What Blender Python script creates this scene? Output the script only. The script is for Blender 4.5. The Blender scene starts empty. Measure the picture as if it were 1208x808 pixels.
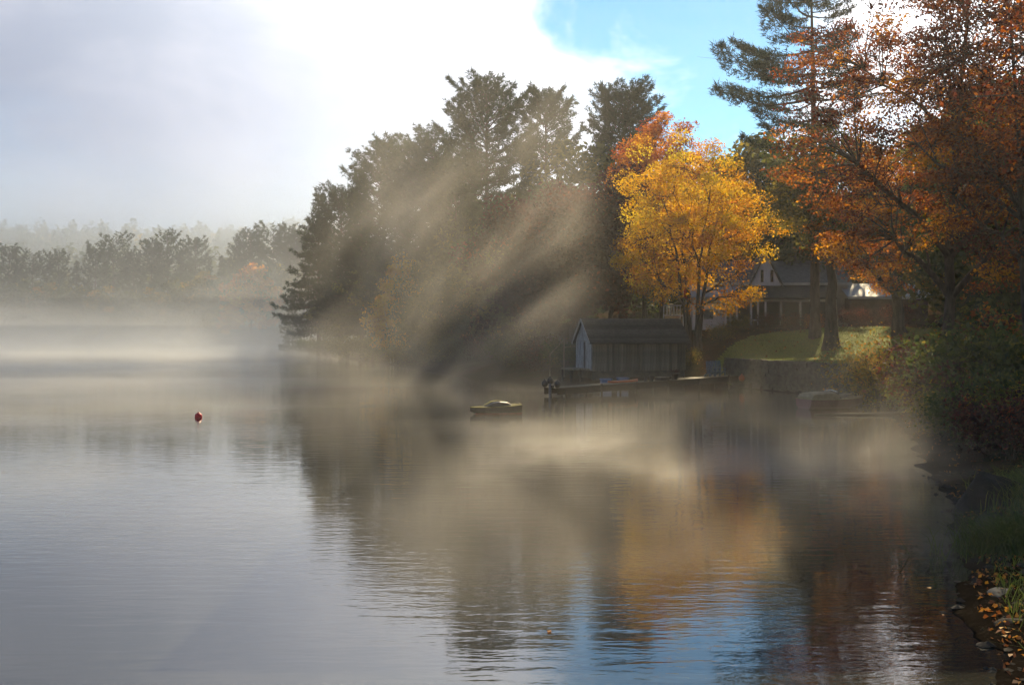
import bpy, math, random
import numpy as np
from mathutils import Vector, Matrix

# ------------------------------------------------------------------ camera, sky, sun, exposure
scene = bpy.context.scene
col = scene.collection
F, U0, V0, CH = 1450.0, 604.0, 386.0, 4.3          # focal length in photo pixels, principal column, horizon row, eye height
SUN_AZ, SUN_EL = 18.0, 33.0

cam = bpy.data.cameras.new('camera')
cam.sensor_width = 36.0
cam.lens = F / 1208.0 * 36.0
cam.shift_y = (V0 - 404.0) / 1208.0
cam.clip_start, cam.clip_end = 0.1, 6000.0
cam_ob = bpy.data.objects.new('camera', cam)
cam_ob.location = (0, 0, CH)
cam_ob.rotation_euler = (math.pi / 2, 0, 0)
col.objects.link(cam_ob)
scene.camera = cam_ob

az, el = math.radians(SUN_AZ), math.radians(SUN_EL)
SUN_DIR = Vector((math.sin(az) * math.cos(el), math.cos(az) * math.cos(el), math.sin(el)))

world = bpy.data.worlds.new('World')
scene.world = world
world.use_nodes = True
wn = world.node_tree
wn.nodes.clear()


def N(nt, kind, **kw):
    n = nt.nodes.new(kind)
    for k, v in kw.items():
        setattr(n, k, v)
    return n


def L(nt, a, b):
    nt.links.new(a, b)


def M_(nt, op, a, b=None, c=None, clamp=False):
    n = nt.nodes.new('ShaderNodeMath')
    n.operation = op
    n.use_clamp = clamp
    for i, v in enumerate((a, b, c)):
        if v is None:
            continue
        if isinstance(v, (int, float)):
            n.inputs[i].default_value = v
        else:
            nt.links.new(v, n.inputs[i])
    return n.outputs[0]


def smooth(nt, v, lo, hi):
    n = nt.nodes.new('ShaderNodeMapRange')
    n.interpolation_type = 'SMOOTHSTEP'
    nt.links.new(v, n.inputs[0])
    n.inputs[1].default_value = lo
    n.inputs[2].default_value = hi
    return n.outputs[0]


def mixrgb(nt, f, a, b, mode='MIX'):
    n = nt.nodes.new('ShaderNodeMix')
    n.data_type = 'RGBA'
    n.blend_type = mode
    for i, v in ((0, f), (6, a), (7, b)):
        if isinstance(v, (int, float)):
            n.inputs[i].default_value = v
        elif isinstance(v, tuple):
            n.inputs[i].default_value = (*v[:3], 1)
        else:
            nt.links.new(v, n.inputs[i])
    return n.outputs[2]


def noise(nt, vec, scale, detail=3.0, rough=0.55, dist=0.0):
    n = nt.nodes.new('ShaderNodeTexNoise')
    if vec is not None:
        nt.links.new(vec, n.inputs['Vector'])
    n.inputs['Scale'].default_value = scale
    n.inputs['Detail'].default_value = detail
    n.inputs['Roughness'].default_value = rough
    n.inputs['Distortion'].default_value = dist
    return n.outputs[0]


def mapping(nt, vec, loc=(0, 0, 0), rot=(0, 0, 0), scale=(1, 1, 1)):
    n = nt.nodes.new('ShaderNodeMapping')
    nt.links.new(vec, n.inputs[0])
    n.inputs[1].default_value = loc
    n.inputs[2].default_value = rot
    n.inputs[3].default_value = scale
    return n.outputs[0]


# sky: clear morning blue, mostly veiled by a bank of lake fog that is thinner to the upper right
sky = N(wn, 'ShaderNodeTexSky', sky_type='NISHITA', sun_disc=False)
sky.sun_elevation, sky.sun_rotation = el, az
sky.dust_density = 0.1
sky.ozone_density = 3.0
sky.air_density = 1.0
sky.altitude = 1200.0
tc = N(wn, 'ShaderNodeTexCoord')
D = tc.outputs['Generated']


def vdot(nt, v, d):
    n = nt.nodes.new('ShaderNodeVectorMath')
    n.operation = 'DOT_PRODUCT'
    nt.links.new(v, n.inputs[0])
    n.inputs[1].default_value = d
    return n.outputs['Value']


gap_dir = Vector(((815 - U0) / F, 1.0, (V0 - 5) / F)).normalized()
gap = vdot(wn, D, gap_dir)
gap_n = noise(wn, mapping(wn, D, scale=(1, 1, 1.6)), 7.0, 5.0, 0.6, 0.3)
gap_v = M_(wn, 'ADD', gap, M_(wn, 'MULTIPLY', M_(wn, 'SUBTRACT', gap_n, 0.5), 0.022))
clear = smooth(wn, gap_v, 0.9905, 0.9975)                   # a clearing in the fog bank
veil_n = noise(wn, mapping(wn, D, loc=(3.1, 0.4, 0.2), scale=(1, 1, 2.2)), 2.6, 4.0, 0.55)
veil = M_(wn, 'MULTIPLY', smooth(wn, veil_n, 0.30, 0.62), 0.30)
fog_amt = M_(wn, 'SUBTRACT', M_(wn, 'ADD', 0.68, veil), M_(wn, 'MULTIPLY', clear, 0.97), clamp=True)
# fog scatters forward: brighter toward the sun
sund = vdot(wn, D, SUN_DIR)
glow = M_(wn, 'POWER', M_(wn, 'MAXIMUM', sund, 0.0), 10.0)
fog_b = M_(wn, 'MULTIPLY_ADD', glow, 30.0, 2.7)
fog_c = N(wn, 'ShaderNodeCombineColor')
L(wn, fog_b, fog_c.inputs[0])
L(wn, M_(wn, 'MULTIPLY_ADD', glow, 29.5, 3.1), fog_c.inputs[1])
L(wn, M_(wn, 'MULTIPLY_ADD', glow, 29.0, 4.2), fog_c.inputs[2])
sepd = N(wn, 'ShaderNodeSeparateXYZ')
L(wn, D, sepd.inputs[0])
fog_amt = M_(wn, 'MULTIPLY', fog_amt, smooth(wn, sepd.outputs[2], 0.75, 0.22))     # the bank lies low, clear overhead
skyb = mixrgb(wn, 1.0, sky.outputs[0], (0.72, 1.12, 1.15), 'MULTIPLY')
bank = noise(wn, mapping(wn, D, loc=(0.7, 2.0, 0.0), scale=(1, 1, 2.4)), 4.5, 4.0, 0.55, 0.4)
tone = N(wn, 'ShaderNodeCombineColor')
for k_ in range(3):
    L(wn, M_(wn, 'MULTIPLY_ADD', smooth(wn, bank, 0.3, 0.7), 0.30 - 0.06 * k_, 0.85 + 0.03 * k_), tone.inputs[k_])
fogt = mixrgb(wn, 1.0, fog_c.outputs[0], tone.outputs[0], 'MULTIPLY')
skyc = mixrgb(wn, fog_amt, skyb, fogt)
bg = N(wn, 'ShaderNodeBackground')
L(wn, skyc, bg.inputs[0])
bg.inputs[1].default_value = 0.07
wo = N(wn, 'ShaderNodeOutputWorld')
L(wn, bg.outputs[0], wo.inputs[0])
world.cycles.sampling_method = 'MANUAL'
world.cycles.sample_map_resolution = 512

sl = bpy.data.lights.new('sun', 'SUN')
sl.energy = 5.0
sl.angle = math.radians(1.5)
sl.color = (1.0, 0.79, 0.48)
so = bpy.data.objects.new('sun', sl)
so.rotation_euler = (-SUN_DIR).to_track_quat('-Z', 'Y').to_euler()
so.location = (60, 100, 80)
col.objects.link(so)

vs = scene.view_settings
vs.view_transform = 'Standard'
vs.look = 'None'
vs.exposure = 0.8
vs.gamma = 1.0
vs.use_curve_mapping = False

cy = scene.cycles
cy.use_denoising = True
cy.max_bounces = 5
cy.diffuse_bounces = 2
cy.glossy_bounces = 2
cy.transmission_bounces = 3
cy.volume_bounces = 1
cy.transparent_max_bounces = 4
cy.use_adaptive_sampling = True
cy.adaptive_threshold = 0.035
cy.adaptive_min_samples = 20
cy.sample_clamp_indirect = 6.0
cy.caustics_reflective = False
cy.caustics_refractive = False
cy.volume_step_rate = 3.0
cy.volume_max_steps = 96


# ------------------------------------------------------------------ from photo pixels to the place
def X_at(u, Y):
    return (u - U0) / F * Y


def Z_at(v, Y):
    return CH + (V0 - v) / F * Y


# ------------------------------------------------------------------ helpers: meshes, things, materials
def new_obj(name, mesh, parent=None, mat=None):
    o = bpy.data.objects.new(name, mesh)
    col.objects.link(o)
    if parent is not None:
        o.parent = parent
    if mat is not None and mesh is not None:
        if not mesh.materials:
            mesh.materials.append(mat)
    return o


def thing(name, label, cat, loc=(0, 0, 0), rz=0.0, group=None):
    o = bpy.data.objects.new(name, None)
    o.empty_display_size = 0.3
    o.location = loc
    o.rotation_euler = (0, 0, rz)
    col.objects.link(o)
    return tag(o, label, cat, group)


def tag(o, label=None, cat=None, group=None, kind=None):
    if label:
        o['label'] = label
    if cat:
        o['category'] = cat
    if group:
        o['group'] = group
    if kind:
        o['kind'] = kind
    return o


def np_mesh(name, V, Fc, mat=None, tint=None, smooth_=False):
    """V (n,3), Fc (m,k) with k fixed; tint: one float per vertex"""
    V = np.ascontiguousarray(V, dtype=np.float32)
    Fc = np.ascontiguousarray(Fc, dtype=np.int32)
    m = bpy.data.meshes.new(name)
    m.vertices.add(len(V))
    m.vertices.foreach_set('co', V.ravel())
    k = Fc.shape[1]
    m.loops.add(Fc.size)
    m.loops.foreach_set('vertex_index', Fc.ravel())
    m.polygons.add(len(Fc))
    m.polygons.foreach_set('loop_start', np.arange(len(Fc), dtype=np.int32) * k)
    if smooth_:
        m.polygons.foreach_set('use_smooth', np.ones(len(Fc), dtype=bool))
    if tint is not None:
        a = m.attributes.new('tint', 'FLOAT', 'POINT')
        a.data.foreach_set('value', np.ascontiguousarray(tint, dtype=np.float32))
    m.update(calc_edges=True)
    if mat is not None:
        m.materials.append(mat)
    return m


class MB:
    """collects boxes, prisms, tubes and lathes into ONE mesh"""

    def __init__(self):
        self.v, self.f = [], []

    def add(self, vs_, fs_):
        b = len(self.v)
        self.v += [tuple(p) for p in vs_]
        self.f += [tuple(i + b for i in f) for f in fs_]
        return self

    def box(self, x0, x1, y0, y1, z0, z1, mtx=None):
        p = [(x, y, z) for z in (z0, z1) for y in (y0, y1) for x in (x0, x1)]
        if mtx is not None:
            p = [mtx @ Vector(q) for q in p]
        return self.add(p, [(0, 2, 3, 1), (4, 5, 7, 6), (0, 1, 5, 4), (1, 3, 7, 5), (3, 2, 6, 7), (2, 0, 4, 6)])

    def prism(self, prof, y0, y1):
        """profile in x-z, extruded along y"""
        n = len(prof)
        p = [(x, y0, z) for x, z in prof] + [(x, y1, z) for x, z in prof]
        return self.add(p, [tuple(range(n)), tuple(range(2 * n - 1, n - 1, -1))] +
                        [(i, i + n, (i + 1) % n + n, (i + 1) % n) for i in range(n)])

    def prism_x(self, prof, x0, x1):
        """profile in y-z, extruded along x"""
        n = len(prof)
        p = [(x0, y, z) for y, z in prof] + [(x1, y, z) for y, z in prof]
        return self.add(p, [tuple(range(n - 1, -1, -1)), tuple(range(n, 2 * n))] +
                        [(i, (i + 1) % n, (i + 1) % n + n, i + n) for i in range(n)])

    def tube(self, pts, rad, sides=8):
        V, Fc = tube_np([(np.array(pts, float), np.array(rad if hasattr(rad, '__len__') else [rad] * len(pts), float))], sides)
        b = len(self.v)
        self.v += [tuple(map(float, q)) for q in V]
        self.f += [tuple(int(i) + b for i in f) for f in Fc]
        n = len(pts)
        self.f.append(tuple(b + i for i in range(sides - 1, -1, -1)))
        self.f.append(tuple(b + (n - 1) * sides + i for i in range(sides)))
        return self

    def bar(self, a, b, w, h):
        """square bar from a to b"""
        a, b = Vector(a), Vector(b)
        d = (b - a)
        ln = d.length
        q = d.to_track_quat('X', 'Z').to_matrix().to_4x4()
        return self.box(0, ln, -w / 2, w / 2, -h / 2, h / 2, Matrix.Translation(a) @ q)

    def lathe(self, prof, seg=16, mtx=None, squash=(1, 1)):
        n = len(prof)
        p = []
        for r, z in prof:
            for k in range(seg):
                a = 2 * math.pi * k / seg
                q = Vector((r * math.cos(a) * squash[0], r * math.sin(a) * squash[1], z))
                p.append(mtx @ q if mtx is not None else q)
        f = [(i * seg + k, i * seg + (k + 1) % seg, (i + 1) * seg + (k + 1) % seg, (i + 1) * seg + k)
             for i in range(n - 1) for k in range(seg)]
        f += [tuple(range(seg - 1, -1, -1)), tuple((n - 1) * seg + k for k in range(seg))]
        return self.add(p, f)

    def build(self, name, mat, parent=None, smooth_=False, bevel=0.0):
        m = bpy.data.meshes.new(name)
        m.from_pydata(self.v, [], self.f)
        m.update()
        if smooth_:
            for p in m.polygons:
                p.use_smooth = True
        o = new_obj(name, m, parent, mat)
        if bevel:
            b = o.modifiers.new('bevel', 'BEVEL')
            b.width = bevel
            b.segments = 2
            b.limit_method = 'ANGLE'
        return o


def tube_np(paths, sides=6):
    Vs, Fs, base = [], [], 0
    ang = np.arange(sides) * (2 * np.pi / sides)
    ca, sa = np.cos(ang), np.sin(ang)
    for pts, rad in paths:
        n = len(pts)
        t = np.gradient(pts, axis=0)
        t /= np.linalg.norm(t, axis=1, keepdims=True) + 1e-9
        ref = np.array([0.0, 0.0, 1.0]) if abs(t[:, 2]).mean() < 0.8 else np.array([1.0, 0.0, 0.0])
        s = np.cross(t, ref)
        s /= np.linalg.norm(s, axis=1, keepdims=True) + 1e-9
        w = np.cross(s, t)
        ring = pts[:, None, :] + rad[:, None, None] * (ca[None, :, None] * s[:, None, :] + sa[None, :, None] * w[:, None, :])
        Vs.append(ring.reshape(-1, 3))
        i = np.arange(n - 1)[:, None] * sides + np.arange(sides)[None, :]
        j = np.arange(n - 1)[:, None] * sides + (np.arange(sides)[None, :] + 1) % sides
        Fs.append(np.stack([i, j, j + sides, i + sides], -1).reshape(-1, 4) + base)
        base += n * sides
    return np.concatenate(Vs), np.concatenate(Fs)


def material(name):
    m = bpy.data.materials.new(name)
    m.use_nodes = True
    nt = m.node_tree
    nt.nodes.clear()
    return m, nt, N(nt, 'ShaderNodeOutputMaterial')


def surf(name, c1, c2, scale=3.0, rough=0.8, bump=0.3, bdist=0.02, detail=4.0, spec=0.3, stretch=(1, 1, 1), metal=0.0, coat=0.0):
    """a weathered two-tone surface with fine relief"""
    m, nt, out = material(name)
    t = N(nt, 'ShaderNodeTexCoord')
    v = mapping(nt, t.outputs['Object'], scale=stretch)
    n1 = noise(nt, v, scale, detail, 0.6)
    n2 = noise(nt, v, scale * 6.3, 3.0, 0.6)
    f = M_(nt, 'ADD', M_(nt, 'MULTIPLY', smooth(nt, n1, 0.34, 0.66), 0.75), M_(nt, 'MULTIPLY', n2, 0.25))
    p = N(nt, 'ShaderNodeBsdfPrincipled')
    L(nt, mixrgb(nt, f, c1, c2), p.inputs['Base Color'])
    p.inputs['Roughness'].default_value = rough
    p.inputs['Metallic'].default_value = metal
    p.inputs['Specular IOR Level'].default_value = spec
    p.inputs['Coat Weight'].default_value = coat
    if bump:
        b = N(nt, 'ShaderNodeBump')
        b.inputs['Strength'].default_value = bump
        b.inputs['Distance'].default_value = bdist
        L(nt, M_(nt, 'ADD', n1, M_(nt, 'MULTIPLY', n2, 0.6)), b.inputs['Height'])
        L(nt, b.outputs[0], p.inputs['Normal'])
    L(nt, p.outputs[0], out.inputs[0])
    return m


def leafmat(name, stops, trans=0.5, rough=0.6):
    """leaf with light passing through it; 'tint' on the leaves picks the colour along the stops"""
    m, nt, out = material(name)
    a = N(nt, 'ShaderNodeAttribute', attribute_name='tint')
    r = N(nt, 'ShaderNodeValToRGB')
    while len(r.color_ramp.elements) < len(stops):
        r.color_ramp.elements.new(0.5)
    for e, (p, c) in zip(r.color_ramp.elements, stops):
        e.position = p
        e.color = (*c, 1)
    L(nt, a.outputs['Fac'], r.inputs[0])
    d = N(nt, 'ShaderNodeBsdfDiffuse')
    tr = N(nt, 'ShaderNodeBsdfTranslucent')
    L(nt, r.outputs[0], d.inputs[0])
    L(nt, r.outputs[0], tr.inputs[0])
    mx = N(nt, 'ShaderNodeMixShader')
    mx.inputs[0].default_value = trans
    L(nt, d.outputs[0], mx.inputs[1])
    L(nt, tr.outputs[0], mx.inputs[2])
    gl = N(nt, 'ShaderNodeBsdfGlossy')
    gl.inputs['Roughness'].default_value = rough
    gl.inputs[0].default_value = (0.8, 0.8, 0.8, 1)
    m2 = N(nt, 'ShaderNodeMixShader')
    m2.inputs[0].default_value = 0.035
    L(nt, mx.outputs[0], m2.inputs[1])
    L(nt, gl.outputs[0], m2.inputs[2])
    L(nt, m2.outputs[0], out.inputs[0])
    return m


MAT = {}
MAT['bark'] = surf('bark', (0.035, 0.026, 0.02), (0.10, 0.08, 0.06), 5.0, 0.95, 0.9, 0.04, stretch=(1, 1, 0.25))
MAT['pine_bark'] = surf('pine_bark', (0.04, 0.03, 0.025), (0.11, 0.085, 0.07), 4.0, 0.95, 0.9, 0.04, stretch=(1, 1, 0.3))
MAT['birch_bark'] = surf('birch_bark', (0.30, 0.28, 0.26), (0.62, 0.60, 0.56), 3.0, 0.8, 0.4, 0.02, stretch=(1, 1, 3))
MAT['needles'] = leafmat('needles', [(0.0, (0.012, 0.030, 0.014)), (0.5, (0.028, 0.056, 0.020)), (1.0, (0.075, 0.095, 0.025))], 0.30)
MAT['needles_dark'] = leafmat('needles_dark', [(0.0, (0.009, 0.022, 0.012)), (0.6, (0.022, 0.045, 0.018)), (1.0, (0.055, 0.075, 0.022))], 0.25)
MAT['yellow'] = leafmat('yellow_leaves', [(0.0, (0.42, 0.11, 0.006)), (0.3, (0.60, 0.23, 0.007)), (0.65, (0.80, 0.46, 0.008)), (1.0, (0.66, 0.50, 0.02))], 0.68)
MAT['orange'] = leafmat('orange_leaves', [(0.0, (0.26, 0.035, 0.006)), (0.4, (0.50, 0.14, 0.007)), (0.75, (0.68, 0.29, 0.010)), (1.0, (0.76, 0.48, 0.02))], 0.74)
MAT['red'] = leafmat('red_leaves', [(0.0, (0.045, 0.012, 0.008)), (0.4, (0.15, 0.032, 0.008)), (0.7, (0.38, 0.11, 0.010)), (1.0, (0.70, 0.33, 0.016))], 0.66)
MAT['maroon'] = leafmat('maroon_leaves', [(0.0, (0.030, 0.013, 0.012)), (0.5, (0.075, 0.022, 0.016)), (0.85, (0.14, 0.035, 0.018)), (1.0, (0.34, 0.07, 0.03))], 0.4)
MAT['green'] = leafmat('green_leaves', [(0.0, (0.030, 0.055, 0.014)), (0.5, (0.075, 0.105, 0.018)), (0.85, (0.18, 0.17, 0.022)), (1.0, (0.40, 0.28, 0.03))], 0.5)
MAT['olive'] = leafmat('olive_leaves', [(0.0, (0.06, 0.07, 0.016)), (0.5, (0.16, 0.14, 0.02)), (0.85, (0.34, 0.25, 0.025)), (1.0, (0.46, 0.22, 0.03))], 0.5)
MAT['grass'] = leafmat('grass_blades', [(0.0, (0.05, 0.075, 0.014)), (0.5, (0.10, 0.14, 0.022)), (1.0, (0.27, 0.24, 0.04))], 0.5)
MAT['litter'] = leafmat('fallen_leaves', [(0.0, (0.12, 0.045, 0.015)), (0.5, (0.26, 0.09, 0.02)), (1.0, (0.48, 0.24, 0.03))], 0.4)

# ------------------------------------------------------------------ terrain and lake
SHORE = np.array([(3.2, 5.5), (5.0, 11), (6.2, 14.5), (7.4, 19), (9.2, 24), (11.0, 29.5), (12.8, 37), (16.5, 50), (19.0, 60),
                  (21.4, 68), (20.6, 75), (16.0, 87.6), (13.0, 87.2), (8.0, 86.0), (3.6, 87.0), (0.0, 97), (-6, 114), (-12, 135), (-19, 158),
                  (-30, 190), (-35, 212), (-30, 238), (-46, 262), (-75, 281), (-110, 286), (-160, 276), (-260, 286), (-420, 250),
                  (-420, 4), (-40, 4.0), (-4, 4.6)], float)


def shore_dist(x, y):
    """distance to the shoreline, positive on land"""
    x = np.asarray(x, float).ravel()
    y = np.asarray(y, float).ravel()
    best = np.full(x.shape, 1e18)
    inside = np.zeros(x.shape, bool)
    n = len(SHORE)
    for i in range(n):
        ax, ay = SHORE[i]
        bx, by = SHORE[(i + 1) % n]
        dx, dy = bx - ax, by - ay
        t = np.clip(((x - ax) * dx + (y - ay) * dy) / (dx * dx + dy * dy), 0, 1)
        best = np.minimum(best, (x - ax - t * dx) ** 2 + (y - ay - t * dy) ** 2)
        if ay != by:
            c = ((ay > y) != (by > y)) & (x < (bx - ax) * (y - ay) / (by - ay) + ax)
            inside ^= c
    d = np.sqrt(best)
    return np.where(inside, -d, d)


def sstep(t, a, b):
    t = np.clip((t - a) / (b - a), 0, 1)
    return t * t * (3 - 2 * t)


def ripple(x, y, s, k):
    return (np.sin(x * s + 1.7 * k + 1.3 * np.sin(y * s * 0.7 + k)) * np.cos(y * s * 0.9 - k + 1.1 * np.sin(x * s * 0.6)))


def height(x, y):
    x = np.asarray(x, float)
    y = np.asarray(y, float)
    shp = x.shape
    d = shore_dist(x, y).reshape(shp)
    d = d + (0.22 * ripple(x, y, 1.6, 4.0) + 0.10 * ripple(x, y, 4.3, 5.0)) * (y < 70)
    land = 0.10 + 4.2 * sstep(d, -2.5, 19.0)
    land = np.where(d < 2.0, land * sstep(d, -1.0, 2.0) + 0.02, land)
    # steeper bank on the wooded side and a rise to the hills
    land = land + 5.0 * sstep(d, 22, 80) + 3.0 * sstep(d, 90, 220)
    wall = sstep(d, 0.15, 0.45) * sstep(-(np.abs(y - 80.0) - 7.2), -0.8, 0.2) * sstep(x, 14.4, 15.4) * (x < 40)
    land = np.where(wall > 0, np.maximum(land, 2.02 * wall), land)
    land = land + 19 * sstep(y, 330, 520) * sstep(-x, -60, 80) + 8 * sstep(y, 560, 760)
    land = land + 0.10 * ripple(x, y, 0.9, 1.0) * sstep(d, 0.5, 3) + 0.45 * ripple(x, y, 0.13, 2.0) * sstep(d, 4, 20) * (1 - np.minimum(wall, 1) * 0.8)
    near = (y < 8) & (np.abs(x) < 60)
    land = np.where(near, np.minimum(land, 2.5), land)
    bed = 0.087 + np.where(d > -2, 0.22 * d, -0.44 + 0.06 * (d + 2))
    return np.where(d > 0, land, np.maximum(bed, -2.5))


def hz(x, y):
    return float(height(np.array([x]), np.array([y]))[0])


def build_ground():
    xs = np.concatenate([np.linspace(-700, -170, 22), np.linspace(-160, -42, 50), np.linspace(-40, 2.5, 52), np.linspace(2.8, 16, 62), np.linspace(16.5, 44, 56),
                         np.linspace(46, 120, 32), np.linspace(135, 700, 20)])
    ys = np.concatenate([np.linspace(-60, 3, 12), np.linspace(4, 34, 125), np.linspace(34.6, 125, 140), np.linspace(127, 300, 80),
                         np.linspace(306, 560, 36), np.linspace(580, 1000, 16)])
    gx, gy = np.meshgrid(xs, ys)
    gz = height(gx, gy)
    V = np.stack([gx, gy, gz], -1).reshape(-1, 3)
    nx, ny = len(xs), len(ys)
    i = (np.arange(ny - 1)[:, None] * nx + np.arange(nx - 1)[None, :]).ravel()
    Fc = np.stack([i, i + 1, i + 1 + nx, i + nx], -1)
    m, nt, out = material('leaf_strewn_ground')
    g = N(nt, 'ShaderNodeNewGeometry')
    P = g.outputs['Position']
    a = noise(nt, P, 0.35, 4, 0.6)
    b = noise(nt, P, 6.0, 4, 0.65)
    c1 = mixrgb(nt, smooth(nt, b, 0.35, 0.65), (0.018, 0.012, 0.008), (0.075, 0.036, 0.014))
    c2 = mixrgb(nt, smooth(nt, b, 0.35, 0.65), (0.012, 0.014, 0.006), (0.036, 0.034, 0.012))
    p = N(nt, 'ShaderNodeBsdfPrincipled')
    sz = N(nt, 'ShaderNodeSeparateXYZ')
    L(nt, P, sz.inputs[0])
    wet = smooth(nt, M_(nt, 'ADD', sz.outputs[2], M_(nt, 'MULTIPLY', M_(nt, 'SUBTRACT', b, 0.5), 0.35)), 0.50, 0.12)     # wet mud along the waterline, blackened to paint in the bank's tree shade
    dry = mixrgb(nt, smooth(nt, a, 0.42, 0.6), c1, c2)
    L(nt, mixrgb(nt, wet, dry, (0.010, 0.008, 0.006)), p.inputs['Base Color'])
    p.inputs['Roughness'].default_value = 0.9
    p.inputs['Specular IOR Level'].default_value = 0.0
    bp = N(nt, 'ShaderNodeBump')
    bp.inputs['Strength'].default_value = 0.8
    bp.inputs['Distance'].default_value = 0.08
    L(nt, b, bp.inputs['Height'])
    L(nt, bp.outputs[0], p.inputs['Normal'])
    L(nt, p.outputs[0], out.inputs[0])
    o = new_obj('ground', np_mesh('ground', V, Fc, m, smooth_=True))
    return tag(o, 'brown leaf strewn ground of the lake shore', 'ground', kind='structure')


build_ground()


def build_water():
    m, nt, out = material('lake_water')
    g = N(nt, 'ShaderNodeNewGeometry')
    P = g.outputs['Position']
    # gentle ripples: long crests across the view, patches of finer wind ripple
    w1 = noise(nt, mapping(nt, P, rot=(0, 0, 0.10), scale=(0.30, 1.0, 1)), 2.6, 2.0, 0.5, 0.3)
    w2 = noise(nt, mapping(nt, P, rot=(0, 0, -0.2), scale=(0.5, 1.0, 1)), 8.5, 2.0, 0.5, 0.3)
    patch = smooth(nt, noise(nt, mapping(nt, P, loc=(2, 0, 0), scale=(0.5, 1, 1)), 0.07, 3.0, 0.55), 0.45, 0.60)
    hgt = M_(nt, 'ADD', M_(nt, 'MULTIPLY', w1, 0.0062), M_(nt, 'MULTIPLY', M_(nt, 'MULTIPLY', w2, M_(nt, 'MULTIPLY_ADD', patch, 1.2, 0.2)), 0.0026))
    b = N(nt, 'ShaderNodeBump')
    b.inputs['Strength'].default_value = 1.0
    b.inputs['Distance'].default_value = 1.0
    L(nt, hgt, b.inputs['Height'])
    p = N(nt, 'ShaderNodeBsdfPrincipled')
    p.inputs['Base Color'].default_value = (0.020, 0.022, 0.018, 1)
    p.inputs['Roughness'].default_value = 0.03
    p.inputs['IOR'].default_value = 1.333
    p.inputs['Specular IOR Level'].default_value = 0.8
    L(nt, b.outputs[0], p.inputs['Normal'])
    L(nt, p.outputs[0], out.inputs[0])
    xs = np.concatenate([np.linspace(-700, -60, 17), np.linspace(-50, 50, 41), np.linspace(70, 700, 10)])
    ys = np.concatenate([np.linspace(-60, 0, 7), np.linspace(5, 110, 43), np.linspace(120, 340, 12)])
    gx, gy = np.meshgrid(xs, ys)
    V = np.stack([gx, gy, gx * 0], -1).reshape(-1, 3)
    nx, ny = len(xs), len(ys)
    i = (np.arange(ny - 1)[:, None] * nx + np.arange(nx - 1)[None, :]).ravel()
    Fc = np.stack([i, i + 1, i + 1 + nx, i + nx], -1)
    cx, cyy = V[Fc].mean(1)[:, 0], V[Fc].mean(1)[:, 1]
    Fc = Fc[shore_dist(cx, cyy) < 45]
    o = new_obj('lake_water', np_mesh('lake_water', V, Fc, m))
    return tag(o, 'still lake water mirroring the autumn trees', 'water', kind='structure')


build_water()


# ------------------------------------------------------------------ plants
def unit(v):
    return v / (np.linalg.norm(v, axis=-1, keepdims=True) + 1e-9)


def leaf_quads(P, size, rng, droop=0.3, wid=0.62):
    """diamond leaves with a fold along the midrib"""
    n = len(P)
    ax = unit(rng.normal(size=(n, 3)) * (1, 1, 0.7) - (0, 0, droop))
    nr = rng.normal(size=(n, 3)) + (0, 0, 0.6)
    sd = unit(np.cross(ax, nr))
    up = np.cross(sd, ax)
    s = (size * rng.uniform(0.5, 1.55, n))[:, None]
    V = np.stack([P - ax * s * 0.5, P + sd * s * wid * 0.5 + up * s * 0.12, P + ax * s * 0.5, P - sd * s * wid * 0.5 + up * s * 0.12], 1).reshape(-1, 3)
    return V, np.arange(4 * n).reshape(n, 4)


def bez(a, c, b, n):
    t = np.linspace(0, 1, n)[:, None]
    return (1 - t) ** 2 * a + 2 * t * (1 - t) * c + t * t * b


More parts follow.
